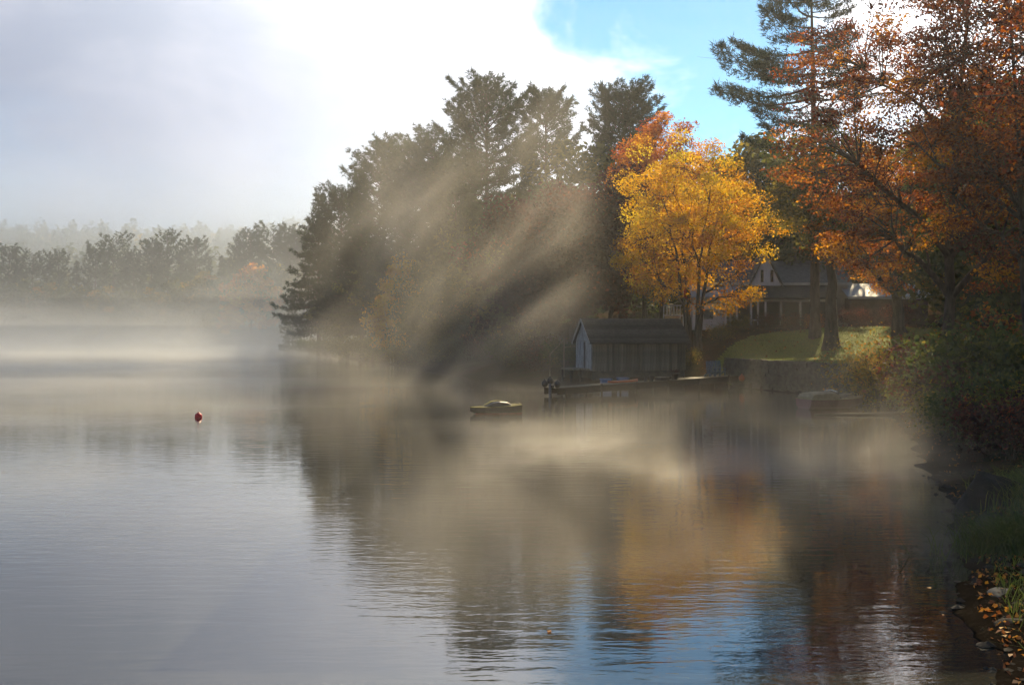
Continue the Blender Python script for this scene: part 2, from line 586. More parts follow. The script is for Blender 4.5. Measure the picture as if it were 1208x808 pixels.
def broadleaf(seed, H, R, zb, K, nleaf, leaf, stems=1, rc=1.0, tr=None, tint=(0.5, 0.18, 0.12), ttop=0.0, off=(0, 0), flat=0.65, open_=0.0, lobe=0.3, shape=0.5):
    """a broad-leaved tree: stems, limbs, branches and twigs, leaves gathered round the twigs.
    zb: bottom of the crown; ttop: shift of leaf tint towards the top"""
    rng = np.random.default_rng(seed)
    tr = tr or H * 0.018
    hz_ = (H - zb) / 2
    ctr = np.array([off[0], off[1], zb + hz_])
    ph = rng.uniform(0, 6.28, 6)
    C = []
    tries = 0
    md = 0.9 * (R * R * hz_ * 4 / K) ** (1 / 3)
    while len(C) < K and tries < K * 60:
        tries += 1
        d = unit(rng.normal(size=3))
        a = math.atan2(d[1], d[0])
        f = 1 + lobe * (0.6 * math.sin(2 * a + ph[0] + 2 * d[2]) + 0.5 * math.sin(3 * a + ph[1] - 3 * d[2]) + 0.5 * math.sin(5 * d[2] + ph[2] + a)) * 0.7
        r = rng.uniform() ** 0.42 * f
        p = d * r * (R, R, hz_)
        k = (p[2] / hz_)
        p[:2] *= (1 - shape * max(k, 0) ** 1.6)
        p = p + ctr
        if p[2] < zb * 0.85 or p[2] > H - rc * 0.3:
            continue
        if C and np.min(np.linalg.norm(np.array(C) - p, axis=1)) < md * (0.75 if tries < K * 30 else 0.4):
            continue
        C.append(p)
    C = np.array(C)
    K = len(C)
    # stems
    stem_paths, wood = [], []
    for s in range(stems):
        a = rng.uniform(0, 6.28) if stems == 1 else 6.28 * s / stems + rng.uniform(-0.4, 0.4)
        spread = (0.06 if stems == 1 else 0.28) * H
        top = np.array([off[0] * 0.8 + math.cos(a) * spread * rng.uniform(0.5, 1.0), off[1] * 0.8 + math.sin(a) * spread * 0.6, H * rng.uniform(0.72, 0.86)])
        base = np.array([0.0, 0, -0.4]) if stems == 1 else np.array([math.cos(a) * tr * 1.6, math.sin(a) * tr * 1.6, -0.4])
        mid = base + (top - base) * (0.12, 0.12, 0.5) + rng.normal(size=3) * (0.25, 0.25, 0)
        pts = bez(base, mid, top, 12)
        pts[1:-1, :2] += rng.normal(size=(10, 2)) * 0.05 * H / 12
        t = np.linspace(0, 1, 12)
        rad = tr * (1 - 0.86 * t ** 0.8) / (1 if stems == 1 else 1.35)
        rad[0] *= 1.5
        rad[1] *= 1.08
        stem_paths.append((pts, rad))
        wood.append((pts, rad))
    # limbs by farthest-point grouping
    M = max(5, min(13, K // 9)) + (stems - 1) * 2
    idx = [int(rng.integers(K))]
    dm = np.linalg.norm(C - C[idx[0]], axis=1)
    while len(idx) < min(M, K):
        j = int(dm.argmax())
        idx.append(j)
        dm = np.minimum(dm, np.linalg.norm(C - C[j], axis=1))
    grp = np.linalg.norm(C[:, None] - C[idx][None], axis=2).argmin(1)
    for g in range(len(idx)):
        mem = C[grp == g]
        if not len(mem):
            continue
        end = mem.mean(0)
        best = None
        for pts, rad in stem_paths:
            hd = np.linalg.norm(pts[:, :2] - end[None, :2], axis=1)
            zs = end[2] - 0.75 * hd
            k = int(np.clip(np.abs(pts[:, 2] - np.maximum(zs, zb * 0.55)).argmin(), 3, 10))
            c = np.linalg.norm(pts[k] - end)
            if best is None or c < best[0]:
                best = (c, pts[k], rad[k])
        _, st, r0 = best
        ctl = st + (end - st) * (0.45, 0.45, 0.62) + rng.normal(size=3) * 0.3
        lp = bez(st, ctl, end, 7)
        lp[1:-1] += rng.normal(size=(5, 3)) * 0.06 * np.linalg.norm(end - st) / 3
        r0 = min(r0 * 0.75, tr * 0.55)
        lr = np.linspace(r0, r0 * 0.35, 7)
        wood.append((lp, lr))
        for q in mem:
            dd = np.linalg.norm(lp - q, axis=1) + np.linspace(0.6, 0, 7) * 0.5
            k = int(np.clip(dd.argmin() - 1, 1, 6))
            bp = bez(lp[k], (lp[k] + q) / 2 + np.array([0, 0, 0.15 * np.linalg.norm(q - lp[k])]) + rng.normal(size=3) * 0.15, q, 5)
            br = np.linspace(lr[k] * 0.6, 0.012, 5)
            wood.append((bp, br))
            for _ in range(3):
                e = q + rng.normal(size=3) * (rc * 0.8, rc * 0.8, rc * 0.45)
                s = bp[3]
                wood.append((bez(s, (s + e) / 2 + (0, 0, 0.12), e, 3), np.array([0.016, 0.010, 0.005]) * max(1, H / 14)))
    TV, TF = tube_np(wood, 5)
    # leaves
    w = rng.uniform(0.45, 1.5, K)
    if open_:
        w *= (rng.uniform(size=K) > open_)
    cnt = (w / w.sum() * nleaf).astype(int)
    ci = np.repeat(np.arange(K), cnt)
    g3 = rng.normal(size=(len(ci), 3))
    g3 = unit(g3) * (rng.uniform(size=(len(ci), 1)) ** 0.5) * 1.35
    rad = rng.uniform(0.7, 1.25, K)[ci][:, None] * rc
    P = C[ci] + g3 * rad * (1, 1, flat)
    LV, LF = leaf_quads(P, leaf, rng)
    ct = rng.normal(tint[0], tint[1], K)
    tv = ct[ci] + rng.normal(0, tint[2], len(ci)) + ttop * ((P[:, 2] - zb) / (H - zb) - 0.5)
    return TV, TF, LV, LF, np.repeat(np.clip(tv, 0.0, 1.0), 4)


def pine(seed, H, R, zb=0.3, sp=0.7, per=4, prof='white', tufts=1700, blade=0.42, bw=0.07, side=None, tint=(0.45, 0.16), tr=None, up=0.25, trunk_lean=0.0, blades=7, topup=0.75):
    """a conifer: straight leader, whorls of limbs, needle sprays along the outer limb"""
    rng = np.random.default_rng(seed)
    tr = tr or H * 0.013
    lean = rng.normal(size=2) * 0.01 * H + np.array([trunk_lean, 0])
    tz = np.linspace(-0.5, H, 14)
    tp = np.stack([lean[0] * (tz / H) ** 2, lean[1] * (tz / H) ** 2, tz], -1)
    rad = tr * (1 - tz / H) ** 0.8 + 0.02
    rad[0] *= 1.4
    wood = [(tp, rad)]
    limbs = []
    z = zb * H
    while z < H * 0.97:
        t = (z / H - zb) / (1 - zb)
        if prof == 'white':
            L0 = R * (0.55 + 0.45 * math.sin(min(1, t * 1.9) * 1.57)) * (1 - t ** 3.6) ** 0.85 + 0.25
        elif prof == 'cone':
            L0 = R * (1 - t) ** 0.95 * (1.0 if t > 0.08 else 0.8) + 0.12
        else:                                       # rounded crown
            L0 = R * math.sqrt(max(0.02, 1 - (2 * t - 0.9) ** 2)) + 0.2
        n = max(2, int(round(per * rng.uniform(0.7, 1.3))))
        a0 = rng.uniform(0, 6.28)
        for i in range(n):
            a = a0 + 6.28 * i / n + rng.normal() * 0.25
            ln = L0 * (rng.uniform(0.55, 1.15) if prof != 'cone' else rng.uniform(0.5, 1.25))
            if side is not None:
                ln *= 1 + side[1] * math.cos(a - side[0])
            limbs.append((z + rng.normal() * sp * 0.2, a, ln, t))
        z += sp * rng.uniform(0.75, 1.3) * (1 - 0.4 * t)
    tot = sum(l[2] ** 1.4 for l in limbs)
    PP, DD = [], []
    for z, a, ln, t in limbs:
        d = np.array([math.cos(a), math.sin(a), 0])
        rise = (up + topup * t ** 1.5) * ln if prof != 'cone' else (-0.18 + 0.45 * t) * ln
        w = np.linspace(0, 1, 6)
        sag = -0.10 * ln * np.sin(w * math.pi) + 0.06 * ln * w ** 3
        o = np.array([lean[0] * (z / H) ** 2, lean[1] * (z / H) ** 2, z])
        lp = o + d[None] * (ln * w)[:, None]
        lp[:, 2] += rise * w ** 0.9 + sag
        lat = np.array([-d[1], d[0], 0])
        lp += lat[None] * (rng.normal() * 0.08 * ln * w ** 2)[:, None]
        wood.append((lp, np.linspace(max(0.018, 0.022 * ln ** 0.9), 0.008, 6)))
        k = max(4, int(tufts * ln ** 1.4 / tot))
        q = 0.25 + 0.78 * rng.uniform(size=k) ** 0.75 if prof != 'cone' else 0.12 + 0.9 * rng.uniform(size=k) ** 0.8
        wl = (0.30 * ln + 0.12) * np.clip(1.25 - q, 0.1, 0.75) * 1.2
        sgn = rng.uniform(-1, 1, k)
        base = np.stack([np.interp(q, w, lp[:, c]) for c in range(3)], -1)
        base += lat[None] * (wl * sgn)[:, None] + d[None] * (np.abs(sgn) * wl * 0.45)[:, None]
        base[:, 2] += rng.normal(size=k) * 0.08 * (1 + 0.1 * ln) + 0.05
        dr = d[None] * 0.8 + lat[None] * (sgn * 0.8)[:, None] + np.array([0, 0, 0.45])[None]
        PP.append(base)
        DD.append(np.broadcast_to(dr, base.shape))
        for _ in range(2 if ln > 1.5 else 0):
            kk = rng.integers(2, 5)
            s = lp[kk]
            e = s + d * 0.25 * ln + lat * rng.choice([-1, 1]) * 0.28 * ln + (0, 0, 0.08 * ln)
            wood.append((np.array([s, (s + e) / 2 + (0, 0, 0.03), e]), np.array([0.014, 0.010, 0.006])))
    TV, TF = tube_np(wood, 5)
    P = np.concatenate(PP)
    Dr = np.concatenate(DD)
    nt_ = len(P)
    tt = rng.normal(tint[0], tint[1], nt_)
    P = np.repeat(P, blades, 0)
    Dr = np.repeat(Dr, blades, 0)
    n = len(P)
    dr = unit(Dr + rng.normal(size=(n, 3)) * 0.75)
    sd = unit(np.cross(dr, rng.normal(size=(n, 3))))
    ln = (blade * rng.uniform(0.6, 1.25, n))[:, None]
    P = P + rng.normal(size=(n, 3)) * 0.09
    V = np.stack([P - sd * bw / 2, P + sd * bw / 2, P + dr * ln], 1).reshape(-1, 3)
    tv = np.repeat(np.clip(np.repeat(tt, blades) + rng.normal(0, 0.08, n), 0, 1), 3)
    return TV, TF, V, np.arange(3 * n).reshape(n, 3), tv


def meshes_of(name, arr, wood, leaf):
    TV, TF, LV, LF, tv = arr
    return (np_mesh(name + '_trunk', TV, TF, MAT[wood], smooth_=True), np_mesh(name + '_crown', LV, LF, MAT[leaf], tv))


def plant(name, label, cat, ms, x, y, rz=0.0, s=1.0, group=None, sink=0.0, parts=('trunk', 'crown')):
    o = thing(name, label, cat, (x, y, hz(x, y) - sink), rz, group)
    o.scale = (s, s, s)
    new_obj(parts[0], ms[0], o)
    new_obj(parts[1], ms[1], o)
    return o


# --- conifers of the wooded point
def put(name, label, cat, ms, u, Y, **k):
    return plant(name, label, cat, ms, X_at(u, Y), Y, **k)


def top_h(u, Y, v):
    """height a tree needs to reach photo row v"""
    return Z_at(v, Y) - hz(X_at(u, Y), Y)


PT = 'pine_tree'
H1 = top_h(578, 134, 92)
m = meshes_of('tall_pine', pine(11, H1, 5.4, 0.45, 0.85, 5, 'white', 5200, 0.5, 0.10, up=0.25), 'pine_bark', 'needles')
put(PT, 'broad tall pine with open limbs, highest crown on the wooded point', 'tree', m, 574, 134)
m = meshes_of('second_pine', pine(12, top_h(645, 138, 104), 3.9, 0.38, 0.85, 5, 'white', 3600, 0.5, 0.10, up=0.35), 'pine_bark', 'needles')
put(PT, 'slim tall pine with ragged limbs just beside the highest pine', 'tree', m, 644, 138)
m = meshes_of('round_pine', pine(13, top_h(733, 142, 107), 4.4, 0.58, 0.6, 6, 'round', 4600, 0.45, 0.10), 'pine_bark', 'needles_dark')
put(PT, 'round topped dark pine rising behind the red crowned maple', 'tree', m, 733, 142)
for i, (u, Y, v, R_, pf, lab) in enumerate([
        (376, 186, 224, 7.0, 'cone', 'dark spreading evergreen at the very tip of the wooded point'),
        (402, 176, 222, 5.2, 'white', 'dark shaggy pine second from the tip of the wooded point'),
        (427, 166, 196, 6.6, 'cone', 'conical evergreen third from the tip of the wooded point'),
        (452, 158, 164, 5.2, 'white', 'tall shaggy pine behind the golden birches'),
        (480, 152, 166, 5.2, 'white', 'leaning pine between the golden birches and tall pines'),
        (512, 146, 155, 5.0, 'white', 'rough topped pine at the shoulder of the highest pine'),
        (540, 142, 190, 4.2, 'white', 'short pine tucked under the limbs of the highest pine')]):
    m = meshes_of('point_conifer', pine(20 + i, top_h(u, Y, v), R_, 0.16 if pf == 'cone' else 0.3, 0.75, 6 if pf == 'cone' else 5, pf, 4300, 0.5, 0.11), 'pine_bark', 'needles_dark' if i < 3 else 'needles')
    put(PT if pf == 'white' else 'evergreen_tree', lab, 'tree', m, u, Y)
small_spruce = meshes_of('small_spruce', pine(31, 10.5, 2.6, 0.05, 0.5, 6, 'cone', 1100, 0.4, 0.1), 'pine_bark', 'needles_dark')
put('evergreen_tree', 'small dark evergreen alone at the water near the point', 'tree', small_spruce, 345, 206)

# --- the big pine by the house, limbs reaching out to the left
H5 = top_h(962, 97, -40)
m = meshes_of('house_pine', pine(41, H5, 6.4, 0.52, 1.3, 4, 'white', 4600, 0.42, 0.07, side=(math.pi, 0.35), up=0.0, topup=0.3, tr=0.42), 'pine_bark', 'needles_dark')
put(PT, 'tall pine with long flat limbs reaching out beside the house', 'tree', m, 962, 97)

# --- maples and other broad-leaved trees
m = meshes_of('yellow_maple', broadleaf(51, top_h(815, 97, 160), 6.8, 3.2, 240, 46000, 0.165, stems=4, rc=0.9, tr=0.30, tint=(0.60, 0.17, 0.12), ttop=0.28, shape=0.45, lobe=0.45, open_=0.14), 'bark', 'yellow')
put('maple_tree', 'golden yellow maple with several dark stems above the boathouse', 'tree', m, 818, 97, rz=0.4)
m = meshes_of('red_top_maple', broadleaf(52, top_h(778, 119, 130), 5.6, 7, 130, 34000, 0.2, rc=1.05, tint=(0.42, 0.18, 0.12), ttop=-0.35), 'bark', 'orange')
put('maple_tree', 'maple with a fiery orange red top behind the golden maple', 'tree', m, 780, 119)
m = meshes_of('bright_maple', broadleaf(53, top_h(880, 112, 195), 5.0, 5.5, 80, 16000, 0.30, rc=1.1, tint=(0.66, 0.14, 0.12)), 'bark', 'yellow')
put('maple_tree', 'bright yellow maple standing behind the house gable', 'tree', m, 878, 124)
m = meshes_of('orange_maple', broadleaf(54, 13.5, 6.0, 3.0, 180, 38000, 0.15, rc=0.9, flat=0.40, tr=0.52, tint=(0.48, 0.17, 0.13), ttop=-0.25, shape=0.35, off=(-1.0, 0)), 'bark', 'orange')
put('maple_tree', 'orange maple spreading low over the lawn beside the house', 'tree', m, 1062, 92, rz=0.5, s=1.06)
m = meshes_of('big_red_maple', broadleaf(55, 24, 7.4, 5.5, 280, 62000, 0.135, rc=0.9, flat=0.42, tr=0.36, tint=(0.50, 0.2, 0.14), ttop=-0.5, shape=0.3, open_=0.14, lobe=0.3), 'bark', 'red')
put('maple_tree', 'large rust red maple leaning over the lawn bank', 'tree', m, 1118, 57, rz=1.2)
m = meshes_of('bank_oak', broadleaf(56, 20, 5.5, 4.5, 170, 46000, 0.12, rc=0.9, flat=0.5, tr=0.26, tint=(0.36, 0.2, 0.14), ttop=-0.2, open_=0.15), 'bark', 'red')
put('oak_tree', 'dark red oak with bare branches on the near bank', 'tree', m, 1215, 49)
m = meshes_of('shade_oak', broadleaf(57, 17, 5.0, 7.5, 80, 15000, 0.27, rc=1.1, tr=0.62, tint=(0.5, 0.18, 0.12)), 'bark', 'olive')
put('oak_tree', 'thick trunked oak in front of the house porch', 'tree', m, 982, 93)

bank_hemlock = meshes_of('bank_hemlock', pine(42, 17, 4.0, 0.06, 0.55, 7, 'cone', 4200, 0.4, 0.09), 'pine_bark', 'needles_dark')
for i, (x, y, s, lab) in enumerate([(19.5, 34.0, 1.0, 'dark hemlock on the near bank above the sunlit grass'), (24.0, 44.0, 1.1, 'dark hemlock behind the dark red oak'), (15.5, 24.5, 0.8, 'dark hemlock shading the blue grey slab')]):
    plant('evergreen_tree', lab, 'tree', bank_hemlock, x, y, rz=i * 2.0, s=s)

m = meshes_of('shading_oak', broadleaf(65, 17.5, 4.4, 7.0, 110, 13000, 0.125, rc=1.0, tr=0.24, tint=(0.3, 0.2, 0.14), open_=0.05), 'bark', 'red')
plant('oak_tree', 'dark red oak arching over the blue grey slab', 'tree', m, 16.6, 33.5, rz=0.7)

# golden birches low on the point
m = meshes_of('birch', broadleaf(58, 12.5, 2.6, 2.8, 44, 9000, 0.27, stems=2, rc=0.9, tr=0.13, tint=(0.58, 0.12, 0.1), open_=0.1), 'birch_bark', 'yellow')
put('birch_tree', 'taller golden birch leaning from the point over the water', 'tree', m, 478, 148)
m = meshes_of('birch_low', broadleaf(59, 9.5, 2.7, 1.6, 44, 9000, 0.27, stems=2, rc=0.9, tr=0.12, tint=(0.52, 0.12, 0.1)), 'birch_bark', 'yellow')
put('birch_tree', 'shorter golden birch below the tall evergreens', 'tree', m, 462, 143, rz=1.0)
# dark maroon maples between the point pines and the golden maple
maroon = [meshes_of('maroon_maple', broadleaf(60 + i, 14.0, 5.0, 2.0, 80, 15000, 0.32, rc=1.2, tint=(0.42, 0.18, 0.14), shape=0.4), 'bark', 'maroon') for i in range(2)]
for i, (u, Y, s, lab) in enumerate([(618, 116, 1.05, 'dark maroon maple at the shore before the boathouse landing'), (676, 108, 1.0, 'deep red maple close behind the boathouse gable'),
                                     (720, 112, 1.12, 'maroon maple half hidden behind the golden maple'), (650, 126, 1.15, 'tall dusky maroon maple below the pines')]):
    put('maple_tree', lab, 'tree', maroon[i % 2], u, Y, rz=i * 1.9, s=s)
m = meshes_of('red_shrub_tree', broadleaf(64, 7.0, 2.6, 1.2, 40, 6000, 0.26, rc=0.8, tint=(0.6, 0.15, 0.12)), 'bark', 'red')
put('maple_tree', 'small red maple at the shore below the pines', 'tree', m, 548, 128)
# green understorey of the point
green = [meshes_of('green_tree', broadleaf(70 + i, 13.0, 4.2, 1.2, 70, 12000, 0.34, rc=1.15, tint=(0.42, 0.2, 0.12)), 'bark', 'green' if i < 2 else 'olive') for i in range(3)]
glab = ('dark green leafed tree', 'mottled green leafed tree', 'olive yellow leafed tree')
for i, (u, Y, s, k) in enumerate([(505, 133, 0.85, 0), (585, 126, 0.95, 2), (560, 140, 1.2, 0), (425, 170, 0.9, 0), (390, 186, 0.8, 1), (620, 146, 1.3, 1), (684, 136, 1.65, 0), (455, 163, 1.0, 1),
                                  (540, 157, 1.35, 1), (660, 156, 1.45, 0), (760, 150, 1.5, 1), (825, 138, 1.5, 0), (520, 124, 0.7, 1)]):
    put('leafy_tree', glab[k] + ' among the evergreens of the wooded point', 'tree', green[k], u, Y, rz=i * 2.1, s=s, group=glab[k] + 's of the wooded point')
for i, (u, Y, s, k, lab) in enumerate([(905, 128, 1.55, 2, 'tall olive tree behind the house chimney side'), (950, 118, 1.35, 0, 'green tree behind the porch roof'),
                                       (1010, 130, 1.1, 2, 'olive tree behind the brown wing of the house'), (1075, 120, 1.1, 2, 'olive tree at the far end of the pale wing roof'),
                                       (1150, 84, 1.3, 2, 'yellowing tree on the slope behind the rust red maple'),
                                       (1125, 100, 1.0, 0, 'green tree on the slope past the brown wing'), (1190, 76, 1.3, 0, 'green tree on the slope behind the tall red shrub'),
                                       (1235, 66, 1.25, 1, 'green tree behind the dark hemlocks'), (1170, 112, 1.6, 1, 'tall green tree far up the slope behind the maples')]):
    put('leafy_tree', lab, 'tree', green[k], u, Y, rz=i * 1.3 + 0.5, s=s)

# --- far shore across the water
fpine = [meshes_of('far_pine', pine(80 + i, 24, (4.6, 6.2, 5.0, 3.6)[i], (0.3, 0.45, 0.2, 0.1)[i], 1.2, 5, ('white', 'round', 'white', 'cone')[i], 1500, 0.7, 0.17, blades=6), 'pine_bark', 'needles') for i in range(4)]
far_kind = ('open limbed pine', 'round topped pine', 'dense broad pine', 'slim pointed evergreen')
for i, (u, v, k) in enumerate([(112, 292, 0), (134, 281, 1), (158, 298, 0), (178, 283, 2), (198, 279, 1), (213, 296, 3), (231, 281, 0), (262, 300, 3), (283, 285, 2), (296, 271, 0),
                               (322, 270, 1), (341, 267, 2), (357, 275, 1), (70, 296, 2), (38, 300, 1), (10, 290, 0), (90, 306, 3), (246, 306, 3)]):
    Y = 292 + (i * 37 % 19)
    h_ = top_h(u, Y, v)
    put(PT, far_kind[k] + ' standing hazy on the far shore', 'tree', fpine[k], u, Y, rz=i * 1.7, s=h_ / 24, group='tall pines on the far shore, ' + far_kind[k])
fleaf = {k: meshes_of('far_' + k, broadleaf(90 + i, 15, 6.0, 1.0, 60, 7000, 0.6, rc=1.5, tint=(0.5, 0.18, 0.12)), 'bark', k) for i, k in enumerate(('orange', 'olive', 'green'))}
put('maple_tree', 'orange maple glowing on the far shore', 'tree', fleaf['orange'], 297, 284, s=1.06)
put('maple_tree', 'low orange shrub like maple at the far waterline', 'tree', fleaf['orange'], 272, 284, s=0.5, rz=2)
for i, (u, s, k) in enumerate([(120, 0.85, 'olive'), (150, 0.8, 'green'), (240, 1.0, 'olive'), (212, 0.9, 'green'), (185, 0.8, 'olive'), (330, 1.0, 'green'), (85, 0.9, 'green'), (50, 0.9, 'olive'), (15, 0.95, 'green'), (355, 0.9, 'green'), (260, 0.9, 'green')]):
    put('leafy_tree', 'hazy yellow green tree along the far shore' if k == 'olive' else 'hazy green tree along the far shore', 'tree', fleaf[k], u, 287 + i % 4, rz=i, s=s, group='leafy trees along the far shore, ' + k)


# far wooded hills: one mass of crowns
def far_wood():
    rng = np.random.default_rng(5)
    Vs, ts = [], []
    n = 900
    y = rng.uniform(305, 640, n)
    x = rng.uniform(-0.50, 0.05, n) * y - 5
    y2 = rng.uniform(170, 330, 260)
    x2 = rng.uniform(-0.05, 0.7, 260) * y2
    x = np.concatenate([x, x2])
    y = np.concatenate([y, y2])
    d = shore_dist(x, y)
    k = d > 8
    x, y = x[k], y[k]
    z = height(x, y)
    for X, Yv, Z in zip(x, y, z):
        h_ = rng.uniform(11, 19)
        r = rng.uniform(3, 5)
        q = 170
        p = unit(rng.normal(size=(q, 3))) * (rng.uniform(size=(q, 1)) ** 0.4) * (r, r, h_ * 0.5)
        p[:, :2] *= (1 - 0.45 * np.clip(p[:, 2:] / (h_ * 0.5), 0, 1))
        Vs.append(p + (X, Yv, Z + h_ * 0.5))
        ts.append(np.clip(rng.normal(0.4, 0.25) + rng.normal(0, 0.12, q), 0, 1))
    P = np.concatenate(Vs)
    LV, LF = leaf_quads(P, 1.6, rng)
    o = new_obj('far_woodland', np_mesh('far_woodland', LV, LF, MAT['green'], np.repeat(np.concatenate(ts), 4)))
    tag(o, 'hazy wooded hills beyond the far shore', 'woodland', kind='stuff')


far_wood()


# --- shrubs and undergrowth
def shrub(seed, H, R, n, leaf, tint=(0.5, 0.2, 0.14), stems=16, flat=1.0):
    rng = np.random.default_rng(seed)
    wood, P = [], []
    for i in range(stems):
        a = rng.uniform(0, 6.28)
        r = R * rng.uniform(0.3, 1.0)
        e = np.array([math.cos(a) * r, math.sin(a) * r, H * rng.uniform(0.55, 1.0) * (1 - 0.35 * (r / R) ** 2)])
        c = np.array([e[0] * 0.25, e[1] * 0.25, e[2] * 0.7])
        pt = bez(np.array([rng.normal() * 0.15, rng.normal() * 0.15, -0.15]), c, e, 7)
        wood.append((pt, np.linspace(0.025, 0.006, 7)))
        for _ in range(4):
            k = rng.integers(3, 7)
            b = pt[k] + rng.normal(size=3) * (0.4, 0.4, 0.25) * R * 0.6
            b[2] = max(b[2], 0.1)
            wood.append((np.array([pt[k - 1], (pt[k - 1] + b) / 2 + (0, 0, 0.05), b]), np.array([0.012, 0.008, 0.004])))
            P.append(b)
        P += [pt[6], pt[5], pt[4]]
    P = np.array(P)
    i = rng.integers(0, len(P), n)
    Q = P[i] + rng.normal(size=(n, 3)) * (0.26 * R * 0.6, 0.26 * R * 0.6, 0.2 * H * 0.6)
    Q[:, 2] = np.abs(Q[:, 2]) + 0.03
    LV, LF = leaf_quads(Q, leaf, rng)
    tb = rng.normal(tint[0], tint[1], len(P))
    tv = np.clip(tb[i] + rng.normal(0, tint[2], n), 0, 1)
    TV, TF = tube_np(wood, 4)
    return TV, TF, LV, LF, np.repeat(tv, 4)


SP = ('stems', 'foliage')
m = meshes_of('lit_shrub', shrub(101, 3.7, 2.6, 5200, 0.15, (0.72, 0.16, 0.14), 26), 'bark', 'olive')
put('shrub', 'yellow green shrub at the water beside the stone wall', 'shrub', m, 1040, 67, parts=SP)
bs = {'maroon': meshes_of('red_shrub', shrub(102, 3.0, 2.2, 4600, 0.14, (0.4, 0.2, 0.14)), 'bark', 'maroon'),
      'green': meshes_of('green_shrub', shrub(103, 2.8, 2.2, 4600, 0.16, (0.42, 0.2, 0.14)), 'bark', 'green'),
      'olive': meshes_of('olive_shrub', shrub(104, 2.4, 2.0, 4200, 0.15, (0.45, 0.2, 0.14)), 'bark', 'olive'),
      'red': meshes_of('bright_red_shrub', shrub(105, 2.6, 1.9, 3600, 0.15, (0.5, 0.2, 0.14)), 'bark', 'red')}
for i, (u, Y, s, k, lab) in enumerate([
        (1105, 60, 1.2, 'maroon', 'dull red shrub at the foot of the rust red maple'),
        (1150, 54, 1.3, 'green', 'tall green shrub on the bank behind the near rocks'),
        (1085, 64, 0.8, 'red', 'low reddish shrub touching the yellow green shrub'),
        (1195, 47, 1.35, 'green', 'dense green shrub below the dark red oak'),
        (1130, 48, 0.9, 'maroon', 'dark red shrub hanging over the misty water'),
        (1170, 42, 0.85, 'green', 'green shrub at the waterline behind the pointed rock'),
        (1205, 39, 0.8, 'olive', 'yellowing bank shrub next to the pointed rock'),
        (1152, 39, 0.7, 'green', 'low green shrub spilling over the bank by the misty water'),
        (1118, 45, 0.75, 'olive', 'small yellowing shrub dipping to the water below the maple'),
        (1190, 35, 0.7, 'maroon', 'dark russet shrub above the large pointed rock'),
        (1098, 54, 0.8, 'green', 'green shrub leaning over the water near the mooring post'),
        (1190, 60, 1.5, 'red', 'tall red shrub between the maple and the oak'),
        (1160, 66, 1.5, 'olive', 'large yellowing shrub behind the rust red maple')]):
    put('shrub', lab, 'shrub', bs[k], u, Y, rz=i * 1.1, s=s, parts=SP)
for i, (u, Y, s, k, lab) in enumerate([
        (905, 103, 0.5, 'maroon', 'low russet shrub before the screened porch'), (935, 102, 0.55, 'maroon', 'russet shrub near the porch corner post'),
        (960, 101, 0.5, 'red', 'reddish shrub by the thick oak trunk'), (875, 103, 0.5, 'olive', 'olive shrub below the porch door'),
        (850, 99, 0.55, 'olive', 'bright olive shrub at the golden maple stems'), (805, 92.5, 0.55, 'olive', 'yellow green shrub growing against the boathouse wall'),
        (1010, 99, 0.6, 'maroon', 'dark russet shrub between the two thick trunks'), (1060, 96, 0.7, 'maroon', 'russet shrub under the orange maple')]):
    put('shrub', lab, 'shrub', bs[k], u, Y, rz=i * 1.7, s=s, parts=SP)
for i, (u, Y, s, k) in enumerate([(640, 99, 1.0, 'maroon'), (600, 108, 1.0, 'green'), (570, 115, 1.0, 'maroon'), (535, 121, 1.0, 'green'), (500, 128, 1.1, 'green'), (470, 138, 1.0, 'olive'), (440, 151, 1.1, 'green'), (410, 166, 1.1, 'green'), (385, 180, 1.1, 'green'), (365, 192, 1.0, 'green'), (665, 96, 0.9, 'green'), (725, 97, 0.9, 'maroon'), (760, 97, 0.9, 'green')]):
    put('shrub', {'maroon': 'dark russet', 'green': 'dark green', 'olive': 'dull yellow'}[k] + ' shrub along the shaded shore of the point', 'shrub', bs[k], u, Y, rz=i * 1.7, s=s, parts=SP, group='shrubs along the wooded point, ' + k)

# ------------------------------------------------------------------ man-made things
MAT['white_paint'] = surf('white_paint', (0.70, 0.72, 0.74), (0.84, 0.85, 0.86), 2.0, 0.6, 0.15, 0.01, stretch=(4, 4, 0.6))
MAT['old_white'] = surf('peeling_white_paint', (0.14, 0.13, 0.115), (0.46, 0.47, 0.48), 2.4, 0.8, 0.4, 0.01, stretch=(5, 5, 0.7))
MAT['trim'] = surf('pale_trim', (0.50, 0.49, 0.42), (0.66, 0.64, 0.55), 2.0, 0.6, 0.15, 0.01)
MAT['grey_board'] = surf('weathered_boards', (0.13, 0.105, 0.07), (0.36, 0.31, 0.22), 2.2, 0.85, 0.5, 0.01, stretch=(6, 6, 0.5))
MAT['dark_roof'] = surf('dark_shingles', (0.035, 0.033, 0.028), (0.075, 0.07, 0.058), 3.0, 0.9, 0.5, 0.02)
MAT['grey_roof'] = surf('grey_shingles', (0.10, 0.10, 0.095), (0.17, 0.17, 0.16), 3.0, 0.85, 0.4, 0.02)
MAT['pale_roof'] = surf('pale_metal_roof', (0.34, 0.35, 0.33), (0.46, 0.46, 0.44), 1.5, 0.5, 0.1, 0.01)
MAT['cream'] = surf('cream_siding', (0.42, 0.40, 0.32), (0.55, 0.53, 0.43), 2.0, 0.7, 0.2, 0.01)
MAT['brown_wall'] = surf('brown_siding', (0.05, 0.032, 0.024), (0.10, 0.06, 0.045), 2.0, 0.8, 0.3, 0.01)
MAT['screen'] = surf('porch_screen', (0.018, 0.018, 0.015), (0.035, 0.034, 0.028), 5.0, 0.45, 0.0)
